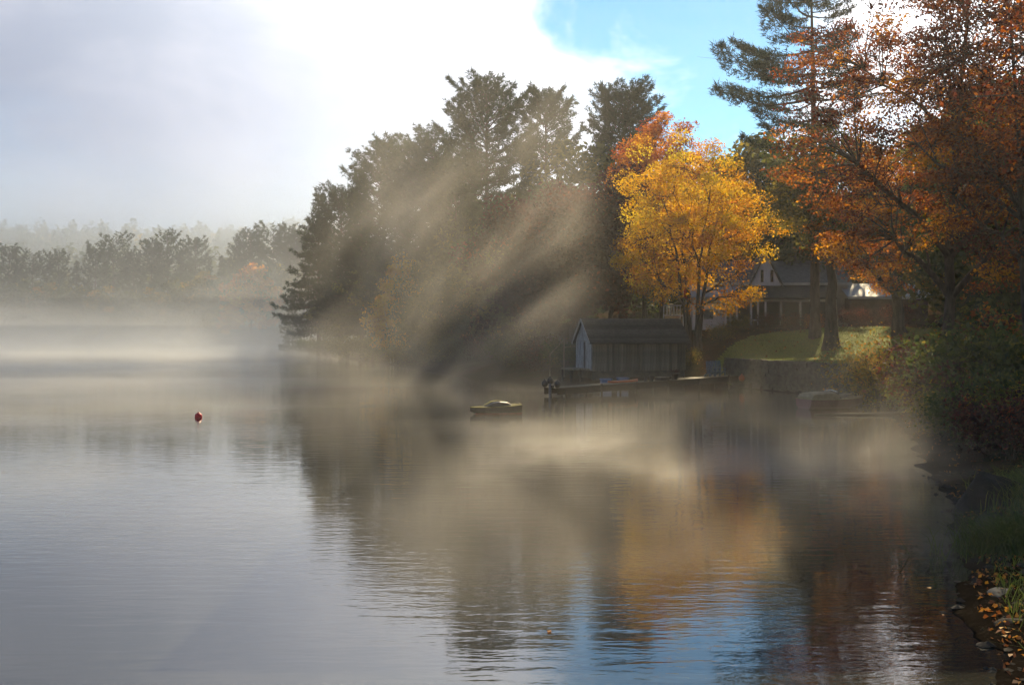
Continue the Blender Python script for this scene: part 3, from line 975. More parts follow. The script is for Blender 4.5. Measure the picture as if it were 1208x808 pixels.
MAT['glass'] = surf('dark_glass', (0.012, 0.014, 0.016), (0.03, 0.034, 0.038), 1.0, 0.08, 0.0, spec=0.6)
MAT['dark_wood'] = surf('wet_dark_wood', (0.020, 0.016, 0.012), (0.055, 0.042, 0.03), 3.0, 0.7, 0.5, 0.01, stretch=(1, 6, 6))
MAT['plank'] = surf('dock_plank', (0.035, 0.03, 0.024), (0.085, 0.072, 0.055), 4.0, 0.55, 0.4, 0.006, stretch=(5, 1, 5))
MAT['stone'] = surf('field_stone', (0.045, 0.041, 0.033), (0.12, 0.108, 0.085), 2.6, 0.9, 0.7, 0.03)
MAT['rock'] = surf('bank_rock', (0.018, 0.016, 0.014), (0.055, 0.05, 0.044), 3.5, 0.9, 0.9, 0.03, spec=0.06)
MAT['blue_rock'] = surf('blue_grey_slab', (0.03, 0.036, 0.045), (0.07, 0.08, 0.092), 2.5, 0.8, 0.6, 0.02, spec=0.1)
MAT['black'] = surf('black_plastic', (0.012, 0.012, 0.014), (0.03, 0.03, 0.034), 5.0, 0.4, 0.1, 0.004, spec=0.5)
MAT['navy'] = surf('slate_blue_metal', (0.05, 0.07, 0.11), (0.10, 0.13, 0.19), 5.0, 0.4, 0.1, 0.004, spec=0.5)
MAT['red_plastic'] = surf('red_buoy_plastic', (0.82, 0.006, 0.012), (0.90, 0.012, 0.018), 4.0, 0.4, 0.1, 0.004, spec=0.5)
MAT['hull_dark'] = surf('dark_hull_paint', (0.010, 0.010, 0.012), (0.028, 0.026, 0.026), 4.0, 0.35, 0.1, 0.004, spec=0.5)
MAT['hull_red'] = surf('red_bottom_paint', (0.16, 0.016, 0.014), (0.24, 0.03, 0.024), 4.0, 0.5, 0.1, 0.004)
MAT['deck_yellow'] = surf('olive_yellow_deck', (0.07, 0.066, 0.012), (0.15, 0.135, 0.03), 4.0, 0.85, 0.2, 0.004, spec=0.1)
MAT['hull_maroon'] = surf('maroon_hull_paint', (0.12, 0.035, 0.055), (0.18, 0.055, 0.08), 4.0, 0.35, 0.1, 0.004, spec=0.5)
MAT['canvas'] = surf('tan_canvas', (0.20, 0.165, 0.10), (0.32, 0.27, 0.17), 5.0, 0.85, 0.4, 0.01)
MAT['chrome'] = surf('chrome', (0.55, 0.55, 0.52), (0.7, 0.7, 0.66), 5.0, 0.2, 0.0, metal=1.0)
MAT['blue_chair'] = surf('pale_blue_plastic', (0.07, 0.12, 0.17), (0.12, 0.19, 0.25), 4.0, 0.5, 0.1, 0.004)
MAT['blue_tub'] = surf('faded_blue_plastic', (0.13, 0.19, 0.32), (0.20, 0.27, 0.42), 4.0, 0.5, 0.1, 0.004)
MAT['orange_plastic'] = surf('orange_plastic', (0.55, 0.10, 0.02), (0.68, 0.15, 0.03), 4.0, 0.4, 0.1, 0.004, spec=0.5)
MAT['clay'] = surf('dark_clay', (0.04, 0.038, 0.036), (0.08, 0.075, 0.07), 5.0, 0.8, 0.2, 0.006)
MAT['flag_red'] = surf('red_cloth', (0.42, 0.02, 0.02), (0.55, 0.04, 0.03), 4.0, 0.8, 0.2, 0.006)



def per_piece(name, c1, c2, **k):
    """like surf, with a tone of its own for each board"""
    m = surf(name, c1, c2, **k)
    nt = m.node_tree
    p = next(n for n in nt.nodes if n.type == 'BSDF_PRINCIPLED')
    src = p.inputs['Base Color'].links[0].from_socket
    oi = N(nt, 'ShaderNodeObjectInfo')
    f = M_(nt, 'MULTIPLY_ADD', oi.outputs['Random'], 0.9, 0.45)
    cm = N(nt, 'ShaderNodeCombineColor')
    for i in range(3):
        L(nt, f, cm.inputs[i])
    L(nt, mixrgb(nt, 1.0, src, cm.outputs[0], 'MULTIPLY'), p.inputs['Base Color'])
    return m


MAT['side_board'] = per_piece('weathered_side_board', (0.10, 0.08, 0.052), (0.28, 0.235, 0.165), scale=2.2, rough=0.85, bump=0.5, bdist=0.01, stretch=(6, 6, 0.5))
MAT['shingle'] = per_piece('shingle_course', (0.035, 0.033, 0.028), (0.085, 0.08, 0.066), scale=5.0, rough=0.9, bump=0.5, bdist=0.02)
rnd = random.Random(3)


# ---- boathouse -----------------------------------------------------
def build_boathouse():
    LX, DY, EV, RG = 7.3, 3.6, 2.1, 3.62
    x0, y0, zb = X_at(698, 88), 88.0, 1.2
    t = thing('boathouse', 'weathered board boathouse with white gable end by the dock', 'boathouse', (x0, y0, zb), math.radians(15))
    # stone footing and corner piles down into the shore
    MB().box(0.1, LX - 0.1, 0.12, DY - 0.1, -2.2, -0.06).build('foundation', MAT['stone'], t)
    w = MB().prism_x([(0.05, 0), (DY - 0.05, 0), (DY - 0.05, EV), (DY / 2, RG - 0.08), (0.05, EV)], 0.05, LX - 0.05).build('wall', MAT['grey_board'], t)
    n = 34
    s = (LX - 0.16) / n
    base = None
    for i in range(n):                                   # vertical boards of the long side
        if base is None:
            base = MB().box(0, s - 0.03, -0.04, 0.0, -0.04, EV - 0.02).build('board', MAT['side_board'], w)
            o = base
        else:
            o = new_obj('board', base.data, w)
        o.location = (0.1 + i * s, 0.05 - rnd.uniform(0, 0.012), rnd.uniform(-0.05, 0.0))
    # white gable end
    g = MB().prism_x([(0.0, EV + 0.02), (DY, EV + 0.02), (DY / 2, RG)], -0.035, 0.045).build('gable', MAT['old_white'], t)
    bb = None
    for i, (y, wd) in enumerate([(0.02, 0.62), (0.68, 0.66), (1.78, 0.66), (2.48, 0.52), (3.06, 0.5)]):
        MB().box(-0.03, 0.048, y, y + wd, 0.02, EV).build('board', MAT['old_white'], g)
    MB().box(-0.02, 0.046, 1.36, 1.76, 0.02, EV - 0.1).build('door', MAT['dark_wood'], t)
    # roof with overhang
    r = MB()
    ov, th = 0.28, 0.09
    sl = (RG - EV) / (DY / 2)
    for sgn in (0, 1):
        ya, yb = (-ov, DY / 2) if sgn == 0 else (DY + ov, DY / 2)
        za, zb_ = EV - sl * ov + 0.03, RG + 0.03
        r.add([(-0.22, ya, za), (LX + 0.22, ya, za), (LX + 0.22, yb, zb_), (-0.22, yb, zb_),
               (-0.22, ya, za + th), (LX + 0.22, ya, za + th), (LX + 0.22, yb, zb_ + th), (-0.22, yb, zb_ + th)],
              [(3, 2, 1, 0), (4, 5, 6, 7), (0, 1, 5, 4), (1, 2, 6, 5), (2, 3, 7, 6), (3, 0, 4, 7)])
    ro = r.build('roof', MAT['dark_roof'], t)
    nc = 11
    for sgn in (0, 1):
        for k in range(nc):
            f0, f1 = k / nc, (k + 1) / nc + 0.012
            ya, yb = (-ov, DY / 2) if sgn == 0 else (DY + ov, DY / 2)
            p0, p1 = ya + (yb - ya) * f0, ya + (yb - ya) * min(f1, 1.0)
            z0, z1 = (EV - sl * ov) + (RG - EV + sl * ov) * f0 + th + 0.03, (EV - sl * ov) + (RG - EV + sl * ov) * min(f1, 1.0) + th + 0.03
            MB().add([(-0.23, p0, z0), (LX + 0.23, p0, z0), (LX + 0.23, p1, z1), (-0.23, p1, z1), (-0.23, p0, z0 + 0.035), (LX + 0.23, p0, z0 + 0.035), (LX + 0.23, p1, z1 + 0.006), (-0.23, p1, z1 + 0.006)],
                     [(3, 2, 1, 0), (4, 5, 6, 7), (0, 1, 5, 4), (1, 2, 6, 5), (2, 3, 7, 6), (3, 0, 4, 7)]).build('shingle_course', MAT['shingle'], ro)
    for sgn in (0, 1):
        ya, yb = (-ov - 0.01, DY / 2) if sgn == 0 else (DY + ov + 0.01, DY / 2)
        MB().bar((-0.25, ya, EV - sl * ov + 0.03), (-0.25, yb, RG + 0.05), 0.05, 0.16).build('barge_board', MAT['old_white'], ro)
    # small landing deck at the gable with planks
    lp = MB().box(-1.5, -0.06, 0.2, 2.6, 0.02, 0.14).build('landing', MAT['grey_board'], t)
    for px in (-1.42, -0.75):
        for py in (0.28, 2.5):
            MB().box(px - 0.06, px + 0.06, py - 0.06, py + 0.06, -2.2, 0.02).build('pile', MAT['dark_wood'], t)
    return t


build_boathouse()

# stair rail on the bank behind the boathouse landing
hx, hy = X_at(648, 92), 92.0
t = thing('stair_rail', 'grey wooden stair rail climbing beside the boathouse landing', 'railing', (hx, hy, 0))
za, zc = Z_at(419, 92), Z_at(401, 92)
MB().bar((0, 0, za), (1.1, 0.1, zc), 0.08, 0.09).build('rail', MAT['grey_board'], t)
MB().bar((1.1, 0.1, zc - 0.15), (2.2, 0.2, zc - 0.05), 0.07, 0.08).build('rail', MAT['grey_board'], t)
MB().bar((1.1, 0.1, zc - 0.55), (2.2, 0.2, zc - 0.45), 0.07, 0.08).build('rail', MAT['grey_board'], t)
for px, zt in ((0.05, za), (1.1, zc), (2.2, zc)):
    zg = hz(hx + px, hy) - 0.3
    MB().box(px - 0.06, px + 0.06, 0.02, 0.14, zg, zt + 0.08).build('post', MAT['grey_board'], t)


# ---- house ---------------------------------------------------------
def build_house():
    YH = 107.0
    gx = X_at(870, YH)
    zg = 4.45
    t = thing('house', 'white lake house with screened porch and steep front gable', 'house', (gx, YH, zg))

    def lx(u, dy=0.0):
        return X_at(u, YH + dy) - gx

    def lz(v, dy=0.0):
        return Z_at(v, YH + dy) - zg
    eave, ptop = lz(353), lz(338, 3)
    # main block behind the porch
    a, b = lx(826, 3), lx(1000, 3)
    MB().box(a, b, 3.0, 9.0, -1.5, ptop + 0.25).build('wall', MAT['cream'], t)
    rz_ = ptop + 2.3
    ro = MB().prism_x([(2.6, ptop + 0.18), (6.0, rz_), (9.4, ptop + 0.18), (9.4, ptop + 0.30), (6.0, rz_ + 0.14), (2.6, ptop + 0.30)], a - 0.3, b + 0.3).build('roof', MAT['grey_roof'], t)
    MB().box(lx(938, 5) - 0.3, lx(938, 5) + 0.3, 5.7, 6.3, rz_ - 0.3, rz_ + 0.9).build('chimney', MAT['stone'], ro)
    MB().box(a - 0.3, b + 0.3, 2.56, 2.62, ptop + 0.1, ptop + 0.32).build('fascia', MAT['trim'], t)
    # steep white gable
    g0, g1, gap = lx(884, 2.4), lx(923, 2.4), lx(904, 2.4)
    zb_, za_ = lz(337, 2.4), lz(299, 2.4)
    gb = MB().prism([(g0 + 0.12, zb_), (g1 - 0.12, zb_), (gap, za_ - 0.16)], 2.4, 5.8).build('gable', MAT['white_paint'], t)
    r = MB()
    for s, e in ((g0 - 0.2, gap), (g1 + 0.2, gap)):
        d = (Vector((e, 0, za_ + 0.04)) - Vector((s, 0, zb_ - 0.35)))
        r.add([(s, 2.15, zb_ - 0.35), (e, 2.15, za_ + 0.02), (e, 6.0, za_ + 0.02), (s, 6.0, zb_ - 0.35),
               (s, 2.15, zb_ - 0.23), (e, 2.15, za_ + 0.16), (e, 6.0, za_ + 0.16), (s, 6.0, zb_ - 0.23)],
              [(3, 2, 1, 0), (4, 5, 6, 7), (0, 1, 5, 4), (1, 2, 6, 5), (2, 3, 7, 6), (3, 0, 4, 7)])
    r.build('gable_roof', MAT['grey_roof'], t)
    for s in (-0.55, 0.32):
        wn_ = MB().box(gap + s, gap + s + 0.34, 2.36, 2.40, zb_ + 0.25, zb_ + 1.45).build('window', MAT['white_paint'], t)
        MB().box(gap + s + 0.05, gap + s + 0.29, 2.34, 2.37, zb_ + 0.31, zb_ + 1.39).build('pane', MAT['glass'], wn_)
    # screened porch with a shed roof hipped at the corner
    p0, p1 = lx(856), lx(982)
    MB().box(p0, p1, 0.05, 3.0, -1.6, 0.15).build('porch_base', MAT['brown_wall'], t)
    pr = MB()
    e0, e1 = p0 - 0.3, p1 + 0.3
    pr.add([(e0, -0.35, eave), (e1, -0.35, eave), (e1, 2.98, ptop), (e0 + 2.4, 2.98, ptop), (e0, 2.98, eave),
            (e0, -0.35, eave + 0.12), (e1, -0.35, eave + 0.12), (e1, 2.98, ptop + 0.12), (e0 + 2.4, 2.98, ptop + 0.12), (e0, 2.98, eave + 0.12)],
           [(3, 2, 1, 0), (4, 3, 0), (5, 6, 7, 8), (5, 8, 9), (0, 1, 6, 5), (1, 2, 7, 6), (2, 3, 8, 7), (3, 4, 9, 8), (4, 0, 5, 9)])
    pr.build('porch_roof', MAT['dark_roof'], t)
    MB().box(p0 - 0.1, p1, -0.12, 0.0, eave - 0.22, eave - 0.01).build('porch_beam', MAT['trim'], t)
    ps = [lx(856), lx(862), lx(869), lx(886), lx(894), lx(903), lx(921), lx(944), lx(966), lx(981)]
    for i, x in enumerate(ps):
        wd = 0.10 if i in (1, 4) else 0.15
        MB().box(x - wd / 2, x + wd / 2, -0.10, 0.03, 0.02, eave - 0.22).build('porch_post', MAT['white_paint' if i < 6 else 'trim'], t)
    MB().box(p0, lx(903), -0.08, 0.0, 0.42, 0.53).build('porch_rail', MAT['white_paint'], t)
    for i in range(len(ps) - 1):
        MB().box(ps[i] + 0.09, ps[i + 1] - 0.09, -0.01, 0.02, 0.15, eave - 0.22).build('screen_panel', MAT['screen'], t)
    # low wing at the lake-left end, pale roof
    q0, q1 = lx(816, 2), lx(856, 2)
    MB().box(q0, q1, 1.6, 6.0, -1.5, lz(350, 2)).build('wing_wall', MAT['white_paint'], t)
    MB().add([(q0 - 0.3, 1.2, lz(352, 2)), (q1 + 2.3, 1.2, lz(352, 2)), (q1 + 2.3, 3.1, lz(335, 3)), (q0 - 0.3, 3.1, lz(337, 3)),
              (q0 - 0.3, 1.2, lz(352, 2) + .1), (q1 + 2.3, 1.2, lz(352, 2) + .1), (q1 + 2.3, 3.1, lz(335, 3) + .1), (q0 - 0.3, 3.1, lz(337, 3) + .1)],
             [(3, 2, 1, 0), (4, 5, 6, 7), (0, 1, 5, 4), (1, 2, 6, 5), (2, 3, 7, 6), (3, 0, 4, 7)]).build('wing_roof', MAT['pale_roof'], t)
    wi = MB().box(q0 + 0.9, q0 + 1.9, 1.56, 1.6, 0.5, 1.5).build('window', MAT['white_paint'], t)
    MB().box(q0 + 0.98, q0 + 1.82, 1.54, 1.57, 0.58, 1.42).build('pane', MAT['glass'], wi)
    # long brown wing with a pale roof
    s0, s1 = lx(1000, 2), lx(1092, 2)
    MB().box(s0, s1, 1.4, 7.0, -1.5, lz(352, 2)).build('wing_wall', MAT['brown_wall'], t)
    MB().prism_x([(1.0, lz(352, 2)), (4.2, lz(336, 4)), (7.4, lz(352, 2)), (7.4, lz(352, 2) + .1), (4.2, lz(336, 4) + .1), (1.0, lz(352, 2) + .1)], s0 - 0.25, s1 + 0.3).build('wing_roof', MAT['pale_roof'], t)
    MB().box(s0 - 0.25, s1 + 0.3, 0.95, 1.0, lz(353, 2), lz(351, 2) + 0.06).build('fascia', MAT['trim'], t)
    # side steps below the porch door
    st = MB()
    for i in range(4):
        st.box(p0 - 0.9 - 0.3 * i, p0 - 0.02, 0.3, 1.3, -1.4, 0.0 - 0.22 * i)
    st.build('steps', MAT['white_paint'], t)


build_house()

# white railing of the terrace, with the red flag
Yr = 102.0
t = thing('terrace_railing', 'white baluster railing on the terrace under the golden maple', 'railing', (X_at(783, Yr), Yr, Z_at(374, Yr)))
ln = X_at(822, Yr) - X_at(783, Yr)
MB().box(0, ln, -0.04, 0.04, 0.92, 1.0).build('top_rail', MAT['white_paint'], t)
MB().box(0, ln, -0.03, 0.03, 0.10, 0.16).build('bottom_rail', MAT['white_paint'], t)
for i in range(11):
    x = ln * i / 10
    MB().box(x - 0.03, x + 0.03, -0.025, 0.025, -1.9 if i % 5 == 0 else 0.16, 0.92).build('post' if i % 5 == 0 else 'baluster', MAT['white_paint'], t)
t = thing('flag', 'small red flag hanging limp on a pole by the terrace', 'flag', (X_at(806, 101.6), 101.6, Z_at(374, Yr) - 1.9))
MB().tube([(0, 0, -0.1), (0, 0, 4.6)], [0.03, 0.02], 6).build('pole', MAT['white_paint'], t)
fl = MB()
k = 9
fl.add([(0.02 + 0.42 * i / k, 0.06 * math.sin(i * 1.9), 4.5 - 0.25 * i / k) for i in range(k + 1)] + [(0.02 + 0.36 * i / k, 0.08 * math.sin(i * 1.7 + 0.5), 3.5 - 0.3 * i / k) for i in range(k + 1)],
       [(i, i + 1, i + k + 2, i + k + 1) for i in range(k)])
o = fl.build('cloth', MAT['flag_red'], t, True)
sol = o.modifiers.new('solid', 'SOLIDIFY')
sol.thickness = 0.015


# ---- dock ----------------------------------------------------------
A = Vector((X_at(650, 76.5), 76.5, 0.42))
B = Vector((X_at(862, 87.0), 87.0, 0.78))
dvec = B - A
dl = dvec.length
drz = math.atan2(dvec.y, dvec.x)
rise = dvec.z / dl
t = thing('dock', 'long narrow wooden dock running out from the stone wall', 'dock', (A.x, A.y, 0), drz)
for y in (-0.62, 0.62):
    MB().bar((0, y, A.z - 0.10), (dl, y, B.z - 0.10), 0.07, 0.40).build('stringer', MAT['dark_wood'], t)
npl = 84
pw = dl / npl
pm = None
for i in range(npl):
    if pm is None:
        pm = MB().box(0, pw - 0.016, -0.70, 0.70, 0, 0.045).build('plank', MAT['plank'], t)
        o = pm
    else:
        o = new_obj('plank', pm.data, t)
    o.location = (i * pw, rnd.uniform(-0.015, 0.015), A.z + 0.075 + rise * i * pw + rnd.uniform(0, 0.006))
for i in range(6):
    x = 0.6 + i * (dl - 1.6) / 5
    for y in (-0.72, 0.72):
        MB().tube([(x, y, -1.6), (x, y, A.z + rise * x + (0.20 if (i + (y > 0)) % 2 else 0.10))], 0.065, 8).build('pile', MAT['dark_wood'], t)


def on_dock(s, y=0.0):
    p = A + dvec * (s / dl)
    n = Vector((-math.sin(drz), math.cos(drz), 0))
    q = p + n * y
    return (q.x, q.y, A.z + 0.12 + rise * s)


# outboard motor clamped on the dock end
x, y, z = on_dock(0.05)
t = thing('outboard_motor', 'dark outboard motor clamped to the outer end of the dock', 'outboard motor', (x, y, z), drz)
mt = Matrix.Translation((-0.12, 0, 0.42))
MB().lathe([(0.05, -0.16), (0.15, -0.14), (0.17, 0.0), (0.155, 0.12), (0.09, 0.20), (0.03, 0.22)], 14, mt, (1.25, 0.85)).build('cowl', MAT['black'], t, True)
MB().lathe([(0.03, 0.0), (0.055, 0.02), (0.06, 0.06), (0.03, 0.1)], 10, Matrix.Translation((-0.12, 0, 0.62))).build('flywheel_cap', MAT['black'], t, True)
MB().box(-0.20, -0.06, -0.06, 0.06, -0.75, 0.28).build('leg', MAT['navy'], t, bevel=0.02)
MB().box(-0.30, 0.0, -0.10, 0.10, -0.64, -0.60).build('cavitation_plate', MAT['navy'], t)
MB().box(-0.10, 0.10, -0.14, 0.14, -0.02, 0.16).build('clamp', MAT['black'], t, bevel=0.02)
MB().tube([(-0.05, 0.0, 0.36), (0.25, 0.03, 0.42), (0.48, 0.04, 0.42)], [0.03, 0.026, 0.03], 8).build('tiller', MAT['black'], t)
for s, yy, lab in ((0.0, -0.62, 'dark round fender ball at the dock end, lake side of the motor'), (0.02, 0.62, 'dark round fender ball at the dock end, shore side of the motor')):
    x, y, z = on_dock(s, yy)
    f = MB()
    f.lathe([(0.02, 0.0), (0.14, 0.04), (0.21, 0.16), (0.22, 0.26), (0.17, 0.38), (0.07, 0.45), (0.05, 0.52), (0.02, 0.53)], 14)
    o = f.build('fender', MAT['black'], None, True)
    o.location = (x, y, z)
    tag(o, lab, 'fender')


def pot(name, s, yy, prof, mat, lab, cat, seg=16):
    x, y, z = on_dock(s, yy)
    o = MB().lathe(prof, seg).build(name, MAT[mat], None, True)
    o.location = (x, y, z)
    es = o.modifiers.new('edges', 'EDGE_SPLIT')
    return tag(o, lab, cat)


def s_at(u):
    """place along the dock seen at photo column u"""
    k = (u - U0) / F
    return (k * A.y - A.x) / (dvec.x / dl - k * dvec.y / dl)


pot('bucket', s_at(757.5), -0.35, [(0.12, 0), (0.15, 0.30), (0.165, 0.30), (0.165, 0.33), (0.14, 0.33), (0.11, 0.06)], 'clay', 'first of two small dark buckets on the dock, nearer its outer end', 'bucket')
pot('bucket', s_at(764.5), -0.3, [(0.13, 0), (0.165, 0.32), (0.18, 0.32), (0.18, 0.35), (0.15, 0.35), (0.12, 0.06)], 'clay', 'second of two small dark buckets, beside the low dock box', 'bucket')
x, y, z = on_dock(s_at(778), -0.25)
t = thing('dock_box', 'low dark storage box on the dock between buckets and planter', 'box', (x, y, z), drz)
MB().box(-0.40, 0.40, -0.25, 0.25, 0, 0.18).build('body', MAT['dark_wood'], t, bevel=0.01)
MB().box(-0.43, 0.43, -0.28, 0.28, 0.18, 0.23).build('lid', MAT['grey_board'], t, bevel=0.01)
x, y, z = on_dock(s_at(793.5), -0.2)
t = thing('planter', 'dark round planter pot with withered plant on the dock', 'planter', (x, y, z))
MB().lathe([(0.19, 0), (0.25, 0.36), (0.29, 0.37), (0.29, 0.44), (0.24, 0.44), (0.22, 0.38)], 18).build('pot', MAT['clay'], t, True)
new_obj('plant', meshes_of('pot_plant', shrub(140, 0.3, 0.3, 260, 0.06, (0.4, 0.2, 0.1), 8), 'bark', 'maroon')[1], t).location = (0, 0, 0.36)
# orange paddle board on the planks
sa, sb = s_at(722), s_at(756)
x, y, z = on_dock((sa + sb) / 2, 0.35)
hl = (sb - sa) / 2
pb = MB()
sec = [(-1.0, 0.02, 0.06), (-0.9, 0.22, 0.02), (-0.6, 0.34, 0.0), (0, 0.38, 0.0), (0.6, 0.34, 0.0), (0.9, 0.22, 0.02), (1.0, 0.02, 0.08)]
vv, ff = [], []
for i, (k, w, r) in enumerate(sec):
    vv += [(k * hl, -w, r + rise * k * hl), (k * hl, w, r + rise * k * hl), (k * hl, w, r + 0.11 + rise * k * hl), (k * hl, -w, r + 0.11 + rise * k * hl)]
    if i:
        b = 4 * i
        ff += [(b - 4 + j, b - 4 + (j + 1) % 4, b + (j + 1) % 4, b + j) for j in range(4)]
ff += [(3, 2, 1, 0), tuple(len(vv) - 4 + j for j in range(4))]
o = pb.add(vv, ff).build('paddle_board', MAT['orange_plastic'])
o.location = (x, y, z)
o.rotation_euler = (0, 0, drz)
tag(o, 'orange paddle board lying flat on the dock planks', 'paddle board')

# pale blue tubs at the foot of the boathouse
for u, v, lab in ((715, 452, 'faded blue plastic tub at the boathouse foot, nearer the gable'), (735, 451, 'faded blue plastic tub at the boathouse foot, nearer the planter')):
    Y = 86.6
    t = thing('storage_tub', lab, 'tub', (X_at(u, Y), Y + 0.3, hz(X_at(u, Y), Y + 0.3) - 0.02), 0.15)
    MB().box(-0.36, 0.36, -0.25, 0.25, -0.05, 0.42).build('body', MAT['blue_tub'], t, bevel=0.03)
    MB().box(-0.42, 0.42, -0.29, 0.29, 0.42, 0.50).build('lid', MAT['blue_tub'], t, bevel=0.02)


# ---- stone retaining wall and lawn -----------------------------------
W0, W1 = np.array([15.35, 89.0]), np.array([20.85, 73.6])
t = thing('retaining_wall', 'rough fieldstone retaining wall holding up the lawn', 'wall', (0, 0, 0))
wd = W1 - W0
wl = float(np.hypot(*wd))
wa = math.atan2(wd[1], wd[0])
wr = np.array([-wd[1], wd[0]]) / wl           # towards the land
if shore_dist([W0[0] + wd[0] / 2 + wr[0]], [W0[1] + wd[1] / 2 + wr[1]])[0] < 0:
    wr = -wr
Mw = Matrix(((wd[0] / wl, wr[0], 0, W0[0]), (wd[1] / wl, wr[1], 0, W0[1]), (0, 0, 1, 0), (0, 0, 0, 1)))
MB().box(0, wl, 0.08, 0.55, -0.8, 2.0, Mw).build('core', MAT['stone'], t)
stones = MB()
zr = -0.4
while zr < 1.98:
    hgt_ = min(rnd.uniform(0.2, 0.34), 2.08 - zr)
    xr = -0.1
    while xr < wl:
        w_ = rnd.uniform(0.3, 0.75)
        j = lambda k=0.035: rnd.uniform(-k, k)
        d_ = rnd.uniform(0.0, 0.07)
        q = [(xr + 0.015 + j(), 0.05 - d_ + j(.02), zr + 0.015 + j()), (xr + w_ - 0.015 + j(), 0.05 - d_ + j(.02), zr + 0.015 + j()),
             (xr + w_ - 0.015 + j(), 0.05 - d_ + j(.02), zr + hgt_ - 0.015 + j()), (xr + 0.015 + j(), 0.05 - d_ + j(.02), zr + hgt_ - 0.015 + j())]
        bk = [(p[0], 0.4, p[2]) for p in q]
        stones.add([Mw @ Vector(p) for p in q + bk], [(3, 2, 1, 0), (0, 1, 5, 4), (1, 2, 6, 5), (2, 3, 7, 6), (3, 0, 4, 7)])
        xr += w_
    zr += hgt_
o = stones.build('stones', MAT['stone'], t)
o['kind'] = 'stuff'


def lawn_pt(s, d):
    p = W0 + wd * s + wr * d
    return p


LAWN = np.array([(15.2, 89.2), (20.9, 73.4), (25, 71), (31, 78), (33, 92), (29, 99), (23.5, 101.5), (19.5, 100.5), (16.8, 96.5), (15.0, 92.5)])


def in_lawn(x, y):
    ins = np.zeros(x.shape, bool)
    n = len(LAWN)
    for k in range(n):
        (ax, ay), (bx, by) = LAWN[k], LAWN[(k + 1) % n]
        ins ^= ((ay > y) != (by > y)) & (x < (bx - ax) * (y - ay) / (by - ay) + ax)
    return ins & (shore_dist(x, y) > 0.42)


def build_lawn():
    xs, ys = np.linspace(13, 34, 76), np.linspace(70, 102, 110)
    gx, gy = np.meshgrid(xs, ys)
    V = np.stack([gx, gy, height(gx, gy) + 0.035], -1).reshape(-1, 3)
    i = (np.arange(len(ys) - 1)[:, None] * len(xs) + np.arange(len(xs) - 1)[None]).ravel()
    Fc = np.stack([i, i + 1, i + 1 + len(xs), i + len(xs)], -1)
    cc_ = V[Fc].mean(1)
    keep = in_lawn(cc_[:, 0], cc_[:, 1])
    m, nt, out = material('mown_grass')
    g = N(nt, 'ShaderNodeNewGeometry')
    a = noise(nt, g.outputs['Position'], 0.8, 4, 0.6)
    b = noise(nt, g.outputs['Position'], 14.0, 3, 0.6)
    cc = mixrgb(nt, M_(nt, 'ADD', M_(nt, 'MULTIPLY', a, 0.6), M_(nt, 'MULTIPLY', b, 0.4)), (0.08, 0.125, 0.014), (0.24, 0.27, 0.028))
    p = N(nt, 'ShaderNodeBsdfPrincipled')
    L(nt, cc, p.inputs['Base Color'])
    p.inputs['Roughness'].default_value = 0.9
    p.inputs['Specular IOR Level'].default_value = 0.2
    bp = N(nt, 'ShaderNodeBump')
    bp.inputs['Strength'].default_value = 0.7
    bp.inputs['Distance'].default_value = 0.05
    L(nt, b, bp.inputs['Height'])
    L(nt, bp.outputs[0], p.inputs['Normal'])
    L(nt, p.outputs[0], out.inputs[0])
    o = new_obj('lawn', np_mesh('lawn', V, Fc[keep], m, smooth_=True))
    tag(o, 'mown green lawn sloping up from the stone wall', 'lawn', kind='structure')
    # blades and fallen leaves
    rng = np.random.default_rng(8)
    n = 90000
    x, y = rng.uniform(13, 34, n), rng.uniform(70, 102, n)
    k = in_lawn(x, y)
    P = np.stack([x[k], y[k]], -1)
    blades('lawn_grass', P, 0.11, 0.035, rng, 'short grass blades of the lawn', 'grass')
    n = 900
    x = rng.uniform(14, 38, n)
    y = rng.uniform(72, 104, n)
    k = shore_dist(x, y) > 0.7
    x, y = x[k], y[k]
    LV, LF = leaf_quads(np.stack([x, y, height(x, y) + 0.07], -1), 0.17, rng, 0.0)
    o = new_obj('fallen_leaves', np_mesh('fallen_leaves', LV, LF, MAT['litter'], np.repeat(rng.uniform(0, 1, len(x)), 4)))
    tag(o, 'orange fallen leaves scattered over the lawn', 'leaves', kind='stuff')


def blades(name, P, h_, w, rng, lab, cat, mat='grass', lean=0.35, tint=(0.5, 0.2), z=None):
    n = len(P)
    Z = height(P[:, 0], P[:, 1]) if z is None else z
    B_ = np.concatenate([P, Z[:, None]], 1)
    hh = (h_ * rng.uniform(0.5, 1.3, n))[:, None]
    ln = rng.normal(size=(n, 3)) * (lean, lean, 0)
    tip = B_ + hh * (np.array([0, 0, 1.0]) + ln)
    mid = B_ + hh * (np.array([0, 0, 0.55]) + ln * 0.25)
    a = rng.uniform(0, 6.28, n)
    sd = np.stack([np.cos(a), np.sin(a), a * 0], -1) * w / 2
    V = np.stack([B_ - sd, B_ + sd, mid + sd * 0.7, mid - sd * 0.7, tip], 1).reshape(-1, 3)
    i = np.arange(n)[:, None] * 5
    Fc = np.concatenate([i + np.array([[0, 1, 2]]), i + np.array([[0, 2, 3]]), i + np.array([[3, 2, 4]])])
    o = new_obj(name, np_mesh(name, V, Fc, MAT[mat], np.repeat(np.clip(rng.normal(tint[0], tint[1], n), 0, 1), 5)))
    return tag(o, lab, cat, kind='stuff') if lab else o


build_lawn()

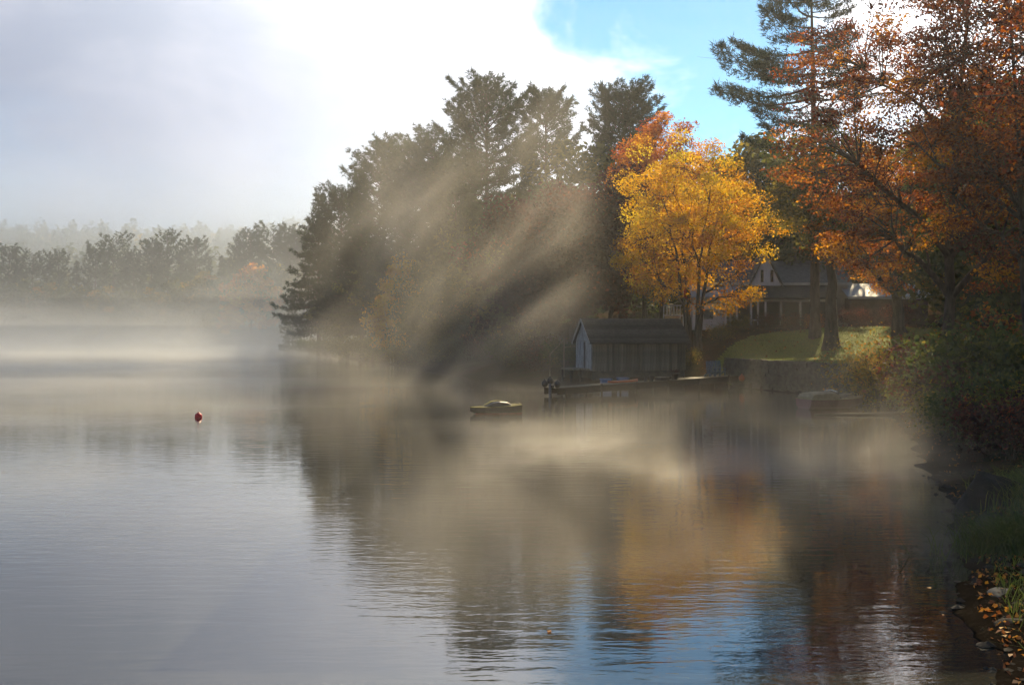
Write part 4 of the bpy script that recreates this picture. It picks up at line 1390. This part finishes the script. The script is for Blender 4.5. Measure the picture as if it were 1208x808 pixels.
# ---- garden chairs in a row by the dock's shore end -------------------
for i, (u, lab) in enumerate([(840, 'pale blue garden chair in the row on the dock, nearest the planter'), (845.5, 'pale blue garden chair in the middle of the row on the dock'),
                              (851, 'pale blue garden chair in the row on the dock, nearest the wall')]):
    t = thing('garden_chair', lab, 'chair', on_dock(s_at(u), 0.1), math.radians(28))
    for j in range(4):
        x = -0.21 + 0.14 * j
        MB().bar((x, 0.22, 0.30), (x + 0.12, 0.52, 1.15), 0.075, 0.025).build('back_slat', MAT['blue_chair'], t)
    for j in range(3):
        MB().box(-0.27, 0.27, -0.28 + 0.17 * j, -0.14 + 0.17 * j, 0.36 - 0.03 * j, 0.385 - 0.03 * j).build('seat_slat', MAT['blue_chair'], t)
    t.scale = (0.85, 0.85, 0.92)
    for sx in (-0.29, 0.29):
        MB().box(sx - 0.06, sx + 0.06, -0.32, 0.36, 0.56, 0.585).build('armrest', MAT['blue_chair'], t)
        MB().box(sx - 0.02, sx + 0.02, -0.30, -0.20, 0.0, 0.56).build('leg', MAT['blue_chair'], t)
        MB().bar((sx, -0.25, 0.36), (sx, 0.55, 0.03), 0.03, 0.1).build('leg', MAT['blue_chair'], t)
MB_o = MB().lathe([(0.03, 0), (0.16, 0.05), (0.22, 0.18), (0.20, 0.34), (0.10, 0.44), (0.04, 0.47), (0.03, 0.54)], 14).build('mooring_float', MAT['orange_plastic'], None, True)
MB_o.location = (16.12, 86.2, 0.5)
tag(MB_o, 'orange mooring float hung against the stone wall', 'float')

# ---- dinghy, covered motorboat, buoy ----------------------------------
def hull(sections, mat, parent, name='hull'):
    """sections: list of (x, half-beam, keel z, sheer z)"""
    V, Fc = [], []
    pr = [(0, 0), (0.55, 0.12), (0.9, 0.45), (1.0, 1.0)]
    k = 2 * len(pr) - 1
    for x, hb, kz, sz in sections:
        row = [(x, -hb * a, kz + (sz - kz) * b) for a, b in reversed(pr)] + [(x, hb * a, kz + (sz - kz) * b) for a, b in pr[1:]]
        V += row
    n = len(sections)
    for i in range(n - 1):
        for j in range(k - 1):
            Fc.append((i * k + j, i * k + j + 1, (i + 1) * k + j + 1, (i + 1) * k + j))
    Fc.append(tuple(range(k)))
    Fc.append(tuple((n - 1) * k + j for j in range(k - 1, -1, -1)))
    return MB().add(V, Fc).build(name, MAT[mat], parent)


def deck(sections, mat, parent, name, inset=0.0, lift=0.0, crown=0.03, th=0.03):
    V, Fc = [], []
    for x, hb, kz, sz in sections:
        w = max(0.01, hb - inset)
        V += [(x, -w, sz + lift), (x, 0, sz + lift + crown), (x, w, sz + lift), (x, w, sz + lift - th), (x, -w, sz + lift - th)]
    n = len(sections)
    for i in range(n - 1):
        for j in range(5):
            Fc.append((i * 5 + j, (i + 1) * 5 + j, (i + 1) * 5 + (j + 1) % 5, i * 5 + (j + 1) % 5))
    Fc += [(4, 3, 2, 1, 0), tuple((n - 1) * 5 + j for j in range(5))]
    return MB().add(V, Fc).build(name, MAT[mat], parent)


Yb = 61.2
t = thing('dinghy', 'small dark dinghy with olive yellow deck moored off the dock', 'boat', (X_at(585, Yb), Yb, 0.0), math.radians(196))
t.scale = (1.0, 1.0, 0.86)
sec = [(-1.22, 0.52, -0.10, 0.50), (-0.8, 0.60, -0.12, 0.45), (0, 0.64, -0.12, 0.40), (0.7, 0.50, -0.08, 0.38), (1.1, 0.26, 0.02, 0.37), (1.32, 0.04, 0.18, 0.37)]
hull(sec, 'hull_dark', t)
hull([(x * 0.985, hb * 0.93 + 0.015, kz - 0.02, 0.09) for x, hb, kz, sz in sec[:-1]], 'hull_red', t, 'bottom_paint')
deck(sec, 'deck_yellow', t, 'deck', -0.03, 0.03, 0.05)
cs = [(-0.75, 0.30, 0, 0.54), (-0.5, 0.42, 0, 0.70), (-0.1, 0.46, 0, 0.75), (0.25, 0.42, 0, 0.70), (0.62, 0.26, 0, 0.48)]
cv = MB()
V, Fc = [], []
for x, hb, kz, sz in cs:
    V += [(x, -hb, 0.42), (x, -hb, sz - 0.06), (x, -hb * 0.6, sz), (x, hb * 0.6, sz), (x, hb, sz - 0.06), (x, hb, 0.42)]
for i in range(len(cs) - 1):
    for j in range(5):
        Fc.append((i * 6 + j, (i + 1) * 6 + j, (i + 1) * 6 + j + 1, i * 6 + j + 1))
Fc += [tuple(range(5, -1, -1)), tuple((len(cs) - 1) * 6 + j for j in range(6))]
cv.add(V, Fc).build('coaming', MAT['hull_dark'], t)
V2 = [(x * 0.99, y * 1.04, z + 0.02) for (x, y, z) in V]
F2 = []
for i in range(len(cs) - 1):
    for j in (2,):
        F2.append((i * 6 + j, (i + 1) * 6 + j, (i + 1) * 6 + j + 1, i * 6 + j + 1))
o = MB().add(V2, F2).build('cover', MAT['deck_yellow'], t)
o.modifiers.new('s', 'SOLIDIFY').thickness = 0.02
for y in (-0.2, 0.12):
    MB().lathe([(0.02, 0), (0.035, 0.08), (0.05, 0.12), (0.02, 0.14)], 8, Matrix.Translation((-1.12, y, 0.5))).build('cleat', MAT['black'], t)

Yb = 65.5
t = thing('motorboat', 'maroon motorboat under a tan canvas moored by the shrub', 'boat', (X_at(978, Yb), Yb, 0.0), math.radians(18))
sec = [(-1.55, 0.80, -0.15, 0.50), (-0.9, 0.88, -0.18, 0.48), (0, 0.90, -0.18, 0.48), (0.9, 0.74, -0.12, 0.50), (1.6, 0.42, 0.0, 0.53), (2.05, 0.05, 0.22, 0.56)]
hull(sec, 'hull_maroon', t)
deck(sec, 'canvas', t, 'deck', -0.03, 0.03, 0.05)
V, Fc = [], []
cs = [(-1.5, 0.72, 0.62), (-1.35, 0.78, 0.82), (-0.6, 0.80, 0.88), (0.0, 0.78, 0.86), (0.22, 0.74, 0.78)]
for x, hb, sz in cs:
    V += [(x, -hb, 0.49), (x, -hb * 0.95, sz - 0.07), (x, -hb * 0.5, sz), (x, hb * 0.5, sz), (x, hb * 0.95, sz - 0.07), (x, hb, 0.49)]
for i in range(len(cs) - 1):
    for j in range(5):
        Fc.append((i * 6 + j, (i + 1) * 6 + j, (i + 1) * 6 + j + 1, i * 6 + j + 1))
Fc += [tuple(range(5, -1, -1)), tuple((len(cs) - 1) * 6 + j for j in range(6))]
MB().add(V, Fc).build('canvas_cover', MAT['canvas'], t)
MB().tube([(0.28, -0.72, 0.50), (0.10, -0.6, 0.88), (0.16, 0, 0.96), (0.10, 0.6, 0.88), (0.28, 0.72, 0.50)], 0.03, 8).build('windshield_frame', MAT['chrome'], t)
MB().lathe([(0.62, 0.0), (0.56, 0.12), (0.38, 0.22), (0.15, 0.26), (0.02, 0.265)], 18, Matrix.Translation((1.0, 0, 0.5)), (0.95, 0.8)).build('bow_cover', MAT['canvas'], t, True)
MB().tube([(0.5, -0.62, 0.54), (0.75, -0.62, 0.70), (1.25, -0.45, 0.72), (1.5, -0.36, 0.55)], 0.02, 6).build('bow_rail', MAT['chrome'], t)

Yb = 58.6
t = thing('buoy', 'small bright red buoy floating alone on the open water', 'buoy', (X_at(234, Yb), Yb, 0.0))
MB().lathe([(0.02, -0.14), (0.12, -0.11), (0.165, -0.02), (0.165, 0.10), (0.13, 0.18), (0.06, 0.215), (0.055, 0.245), (0.01, 0.25)], 18).build('float', MAT['red_plastic'], t, True)
MB().lathe([(0.169, 0.0), (0.171, 0.035)], 18).build('band', MAT['red_plastic'], t)
MB().tube([(-0.03, 0, 0.24), (-0.025, 0, 0.28), (0.025, 0, 0.28), (0.03, 0, 0.24)], 0.01, 6).build('ring', MAT['chrome'], t)

# mooring post and drifting log by the shrub
x, y = X_at(1058, 61), 61.0
o = MB().tube([(0, 0, -1.0), (0.02, 0, 0.15), (0.03, 0, 0.36)], [0.10, 0.09, 0.08], 8).build('mooring_post', MAT['dark_wood'])
o.location = (x, y, 0)
tag(o, 'short dark mooring post in the shallows by the log', 'post')
o = MB().tube([(-2.2, 0.2, 0.0), (-1.2, 0.05, 0.03), (0, 0, 0.04), (1.2, 0.06, 0.04), (2.3, 0.12, 0.10)], [0.05, 0.08, 0.10, 0.11, 0.12], 9).build('drift_log', MAT['dark_wood'])
o.location = (X_at(1015, 60), 60.0, 0)
tag(o, 'dark log lying in the shallows beside the motorboat', 'log')


# ---- near bank: rocks, grass, leaves ---------------------------------
def rock(seed, s, mat, loc, lab, rz=0.0, name='rock'):
    rng = np.random.default_rng(seed)
    nu, nv = 26, 15
    V = []
    pl = unit(rng.normal(size=(11, 3)))
    of = rng.uniform(0.42, 0.85, 11)
    for j in range(nv):
        th = math.pi * j / (nv - 1)
        for i in range(nu):
            a = 2 * math.pi * i / nu
            d = np.array([math.sin(th) * math.cos(a), math.sin(th) * math.sin(a), math.cos(th)])
            c = pl @ d
            r = min(1.0, float(np.min(np.where(c > 0.05, of / np.maximum(c, 0.05), 9))))
            V.append(d * (r * (1 + 0.018 * rng.normal())) * s)
    V = np.array(V)
    i = np.arange(nv - 1)[:, None] * nu + np.arange(nu)[None]
    j = np.arange(nv - 1)[:, None] * nu + (np.arange(nu)[None] + 1) % nu
    Fc = np.stack([i, i + nu, j + nu, j], -1).reshape(-1, 4)
    o = new_obj(name, np_mesh(name, V, Fc, MAT[mat]))
    o.location = loc
    o.rotation_euler = (0, 0, rz)
    return tag(o, lab, 'rock')


def rk(seed, u, v, s, mat, lab, rz=0.0, zo=0.0):
    Y = CH * F / (v - V0)
    return rock(seed, s, mat, (X_at(u, Y), Y, zo), lab, rz)


rk(1, 1166, 604, (1.5, 1.1, 1.0), 'rock', 'large pointed grey rock jutting into the misty water', 0.3, 0.1)
rk(2, 1174, 624, (0.95, 0.7, 0.45), 'rock', 'flat rock tucked under the large pointed rock', 0.9)
rk(3, 1157, 630, (0.5, 0.35, 0.16), 'rock', 'low wet stone awash in front of the pointed rock', 0.2)
rk(4, 1192, 706, (0.75, 0.34, 0.28), 'blue_rock', 'blue grey slab leaning on the dark bank below the grass', 0.9)
rk(5, 1197, 745, (0.5, 0.35, 0.18), 'rock', 'dark stone at the water below the blue grey slab', 0.1)
rk(6, 1188, 585, (0.9, 0.7, 0.6), 'rock', 'brown rock on the bank behind the pointed rock', 0.5)

rng = np.random.default_rng(77)
# sunlit bank grass
n = 5200
cx, cy_ = X_at(1214, 27.5), 27.5
P = np.stack([rng.normal(cx + 0.5, 0.5, n), rng.normal(cy_, 1.3, n)], -1)
P = P[shore_dist(P[:, 0], P[:, 1]) > 0.05]
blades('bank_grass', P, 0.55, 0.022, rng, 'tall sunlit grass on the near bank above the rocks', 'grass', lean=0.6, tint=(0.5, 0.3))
# dark tuft hanging over the water
n = 1700
P = np.stack([rng.normal(X_at(1185, 23.2), 0.42, n), rng.normal(23.0, 0.45, n)], -1)
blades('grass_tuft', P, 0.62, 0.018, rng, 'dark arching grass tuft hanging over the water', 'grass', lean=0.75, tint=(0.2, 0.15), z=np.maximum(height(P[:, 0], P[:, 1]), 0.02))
n = 9000
P = np.stack([rng.uniform(5.5, 13, n), rng.uniform(12, 26, n)], -1)
P = P[(shore_dist(P[:, 0], P[:, 1]) > 0.1) & (ripple(P[:, 0], P[:, 1], 2.1, 0.4) > -0.25)]
blades('edge_grass', P, 0.32, 0.016, rng, 'low grass along the near water edge', 'grass', lean=0.8, tint=(0.2, 0.2))
# leaf litter of the near bank
n = 5000
x = np.concatenate([rng.uniform(4, 26, n), rng.uniform(5, 13, 7000)])
y = np.concatenate([rng.uniform(9, 60, n), rng.uniform(11, 32, 7000)])
k = shore_dist(x, y) > -0.25
x, y = x[k], y[k]
LV, LF = leaf_quads(np.stack([x, y, height(x, y) + 0.02], -1), 0.085, rng, 0.0)
tag(new_obj('leaf_litter', np_mesh('leaf_litter', LV, LF, MAT['litter'], np.repeat(rng.uniform(0, 1, len(x)), 4))), 'fallen autumn leaves on the near bank', 'leaves', kind='stuff')
# single leaves afloat
for i, (u, v, lab) in enumerate([(648, 745, 'lone reddish leaf afloat on the open water'), (1113, 726, 'red leaf afloat in the dark reflections by the bank'),
                                 (1138, 578, 'curled pale leaf afloat beyond the pointed rock'), (1096, 694, 'brown leaf afloat off the dark grass tuft'), (980, 690, 'yellow leaf afloat in the golden reflection')]):
    Y = CH * F / (v - V0)
    LV, LF = leaf_quads(np.zeros((1, 3)), 0.12, np.random.default_rng(300 + i), 0.0)
    LV[:, 2] = np.abs(LV[:, 2]) * 0.3 + 0.01
    o = new_obj('floating_leaf', np_mesh('floating_leaf', LV, LF, MAT['red' if i < 2 else 'litter'], np.full(4, 0.8)))
    o.location = (X_at(u, Y), Y, 0.0)
    tag(o, lab, 'leaf')

# gravel and small stones at the near waterline
n = 1500
x, y = rng.uniform(5, 14, n), rng.uniform(11, 36, n)
dd = shore_dist(x, y)
k = (dd > -0.9) & (dd < 0.9)
x, y = x[k], y[k]
g = MB()
ico = [(0, 0, 1), (0.9, 0, 0.2), (0.2, 0.85, 0.3), (-0.8, 0.4, 0.2), (-0.6, -0.6, 0.3), (0.4, -0.8, 0.2), (0, 0, -0.6)]
icf = [(0, 1, 2), (0, 2, 3), (0, 3, 4), (0, 4, 5), (0, 5, 1), (6, 2, 1), (6, 3, 2), (6, 4, 3), (6, 5, 4), (6, 1, 5)]
zz = height(x, y)
for X, Y, Z in zip(x, y, zz):
    s_ = 0.03 + 0.12 * rng.uniform() ** 3
    a_ = rng.uniform(0, 6.28)
    q = rng.uniform(0.7, 1.3, (7, 3)) * np.array(ico) * s_ * (1.2, 0.9, 0.6)
    g.add([(X + p[0] * math.cos(a_) - p[1] * math.sin(a_), Y + p[0] * math.sin(a_) + p[1] * math.cos(a_), Z + p[2]) for p in q], icf)
tag(g.build('shore_gravel', MAT['rock']), 'loose gravel and stones along the near waterline', 'gravel', kind='stuff')

# ------------------------------------------------------------------ haze and mist
def build_haze(dens):
    m, nt, out = material('pale_haze')
    p = N(nt, 'ShaderNodeVolumePrincipled')
    p.inputs['Color'].default_value = (0.93, 0.95, 0.97, 1)
    p.inputs['Density'].default_value = dens
    p.inputs['Anisotropy'].default_value = 0.6
    L(nt, p.outputs[0], out.inputs['Volume'])
    o = MB().box(-720, 720, -80, 1020, -4, 64).build('haze', m)
    return tag(o, 'pale morning haze over the whole lake', 'haze', kind='stuff')


def mist(name, lab, box, dens, zs, scale, lo, hi, stretch=(1, 1, 1), shear=0.0, detail=2.5, edge=(0.25, 0.25), step=0.4, rot=0.0, aniso=0.7, dist=0.6, ztop=0.35, floor=0.0, tone=(0.97, 0.955, 0.92)):
    """drifting mist: a body of air with uneven density, thinning upwards and towards its rim"""
    x0, x1, y0, y1, z0, z1 = box
    cx, cyy = (x0 + x1) / 2, (y0 + y1) / 2
    hx_, hy_ = (x1 - x0) / 2, (y1 - y0) / 2
    m, nt, out = material(name)
    t = N(nt, 'ShaderNodeTexCoord')
    O = t.outputs['Object']
    sx = N(nt, 'ShaderNodeSeparateXYZ')
    L(nt, O, sx.inputs[0])
    X, Y, Z = sx.outputs
    cb = N(nt, 'ShaderNodeCombineXYZ')
    L(nt, M_(nt, 'MULTIPLY_ADD', Z, -shear, X), cb.inputs[0])
    L(nt, Y, cb.inputs[1])
    L(nt, Z, cb.inputs[2])
    v = mapping(nt, cb.outputs[0], loc=(x0 * 0.37, y0 * 0.21, 3.0), scale=stretch)
    n = noise(nt, v, scale, detail, 0.6, dist)
    d = smooth(nt, n, lo, hi)
    if floor:
        d = M_(nt, 'ADD', d, floor)
    ex = smooth(nt, M_(nt, 'SUBTRACT', 1.0, M_(nt, 'MULTIPLY', M_(nt, 'ABSOLUTE', X), 1.0 / hx_)), 0.0, edge[0])
    ey = smooth(nt, M_(nt, 'SUBTRACT', 1.0, M_(nt, 'MULTIPLY', M_(nt, 'ABSOLUTE', Y), 1.0 / hy_)), 0.0, edge[1])
    ez = M_(nt, 'MULTIPLY', M_(nt, 'EXPONENT', M_(nt, 'MULTIPLY', Z, -1.0 / zs)), smooth(nt, Z, z1, z1 * (1 - ztop)))
    d = M_(nt, 'MULTIPLY', M_(nt, 'MULTIPLY', d, ez), M_(nt, 'MULTIPLY', ex, ey))
    p = N(nt, 'ShaderNodeVolumePrincipled')
    p.inputs['Color'].default_value = (*tone, 1)
    p.inputs['Anisotropy'].default_value = aniso
    L(nt, M_(nt, 'MULTIPLY', d, dens), p.inputs['Density'])
    L(nt, p.outputs[0], out.inputs['Volume'])
    m.cycles.volume_step_rate = step
    o = MB().box(-hx_, hx_, -hy_, hy_, z0, z1).build(name, m)
    o.location = (cx, cyy, 0)
    o.rotation_euler = (0, 0, rot)
    return tag(o, lab, 'mist', kind='stuff')


build_haze(0.00022)
mist('water_mist', 'low mist drifting over the lake', (-190, 22, 15, 330, 0.01, 4.5), 0.042, 0.50, 0.06, 0.45, 0.68, stretch=(0.6, 1, 2.0), edge=(0.12, 0.15), step=0.2, detail=4)
mist('rising_mist', 'mist rising in front of the wooded point', (-17, 8, 78, 130, 0.01, 28), 0.030, 18.0, 0.12, 0.43, 0.70, stretch=(1, 0.65, 0.55), shear=0.55, edge=(0.35, 0.3), step=0.22, detail=4.5)
mist('bank_mist', 'sheet of steam drifting low off the near bank', (-3, 16, 20, 50, 0.01, 3.2), 0.13, 0.55, 0.20, 0.45, 0.68, stretch=(0.8, 0.8, 0.8), shear=0.5, edge=(0.25, 0.3), step=0.25, detail=4)
mist('shore_steam', 'steam curling up before the dark bank shrubs', (9, 19, 33, 54, 0.01, 8), 0.034, 2.2, 0.24, 0.44, 0.68, stretch=(1, 0.8, 0.6), shear=0.5, edge=(0.3, 0.3), step=0.35, detail=4)
mist('wall_mist', 'thin mist between the boathouse and the stone wall', (5, 18, 79, 93, 0.01, 5), 0.030, 2.0, 0.22, 0.45, 0.68, stretch=(1, 0.8, 0.6), shear=0.5, edge=(0.3, 0.3), step=0.4, detail=4)
mist('far_mist', 'thick mist bank before the far shore', (-230, -24, 150, 330, 0.01, 34), 0.020, 9.0, 0.035, 0.40, 0.66, stretch=(1, 0.8, 1.3), edge=(0.2, 0.3), step=0.28, detail=4, aniso=0.85, floor=0.3, tone=(0.84, 0.90, 0.97))
mist('hill_mist', 'fog hanging before the far wooded hills', (-330, 10, 300, 470, 0.01, 62), 0.012, 60.0, 0.012, 0.3, 0.7, edge=(0.15, 0.2), step=0.3, ztop=0.25, floor=0.6, aniso=0.9, tone=(0.80, 0.88, 0.98))
mist('open_water_mist', 'pale mist banked over the open water', (-150, -14, 105, 262, 0.01, 10), 0.022, 3.2, 0.045, 0.36, 0.68, stretch=(0.8, 1, 1.5), edge=(0.2, 0.3), step=0.28, detail=4, floor=0.15, tone=(0.90, 0.94, 0.98))
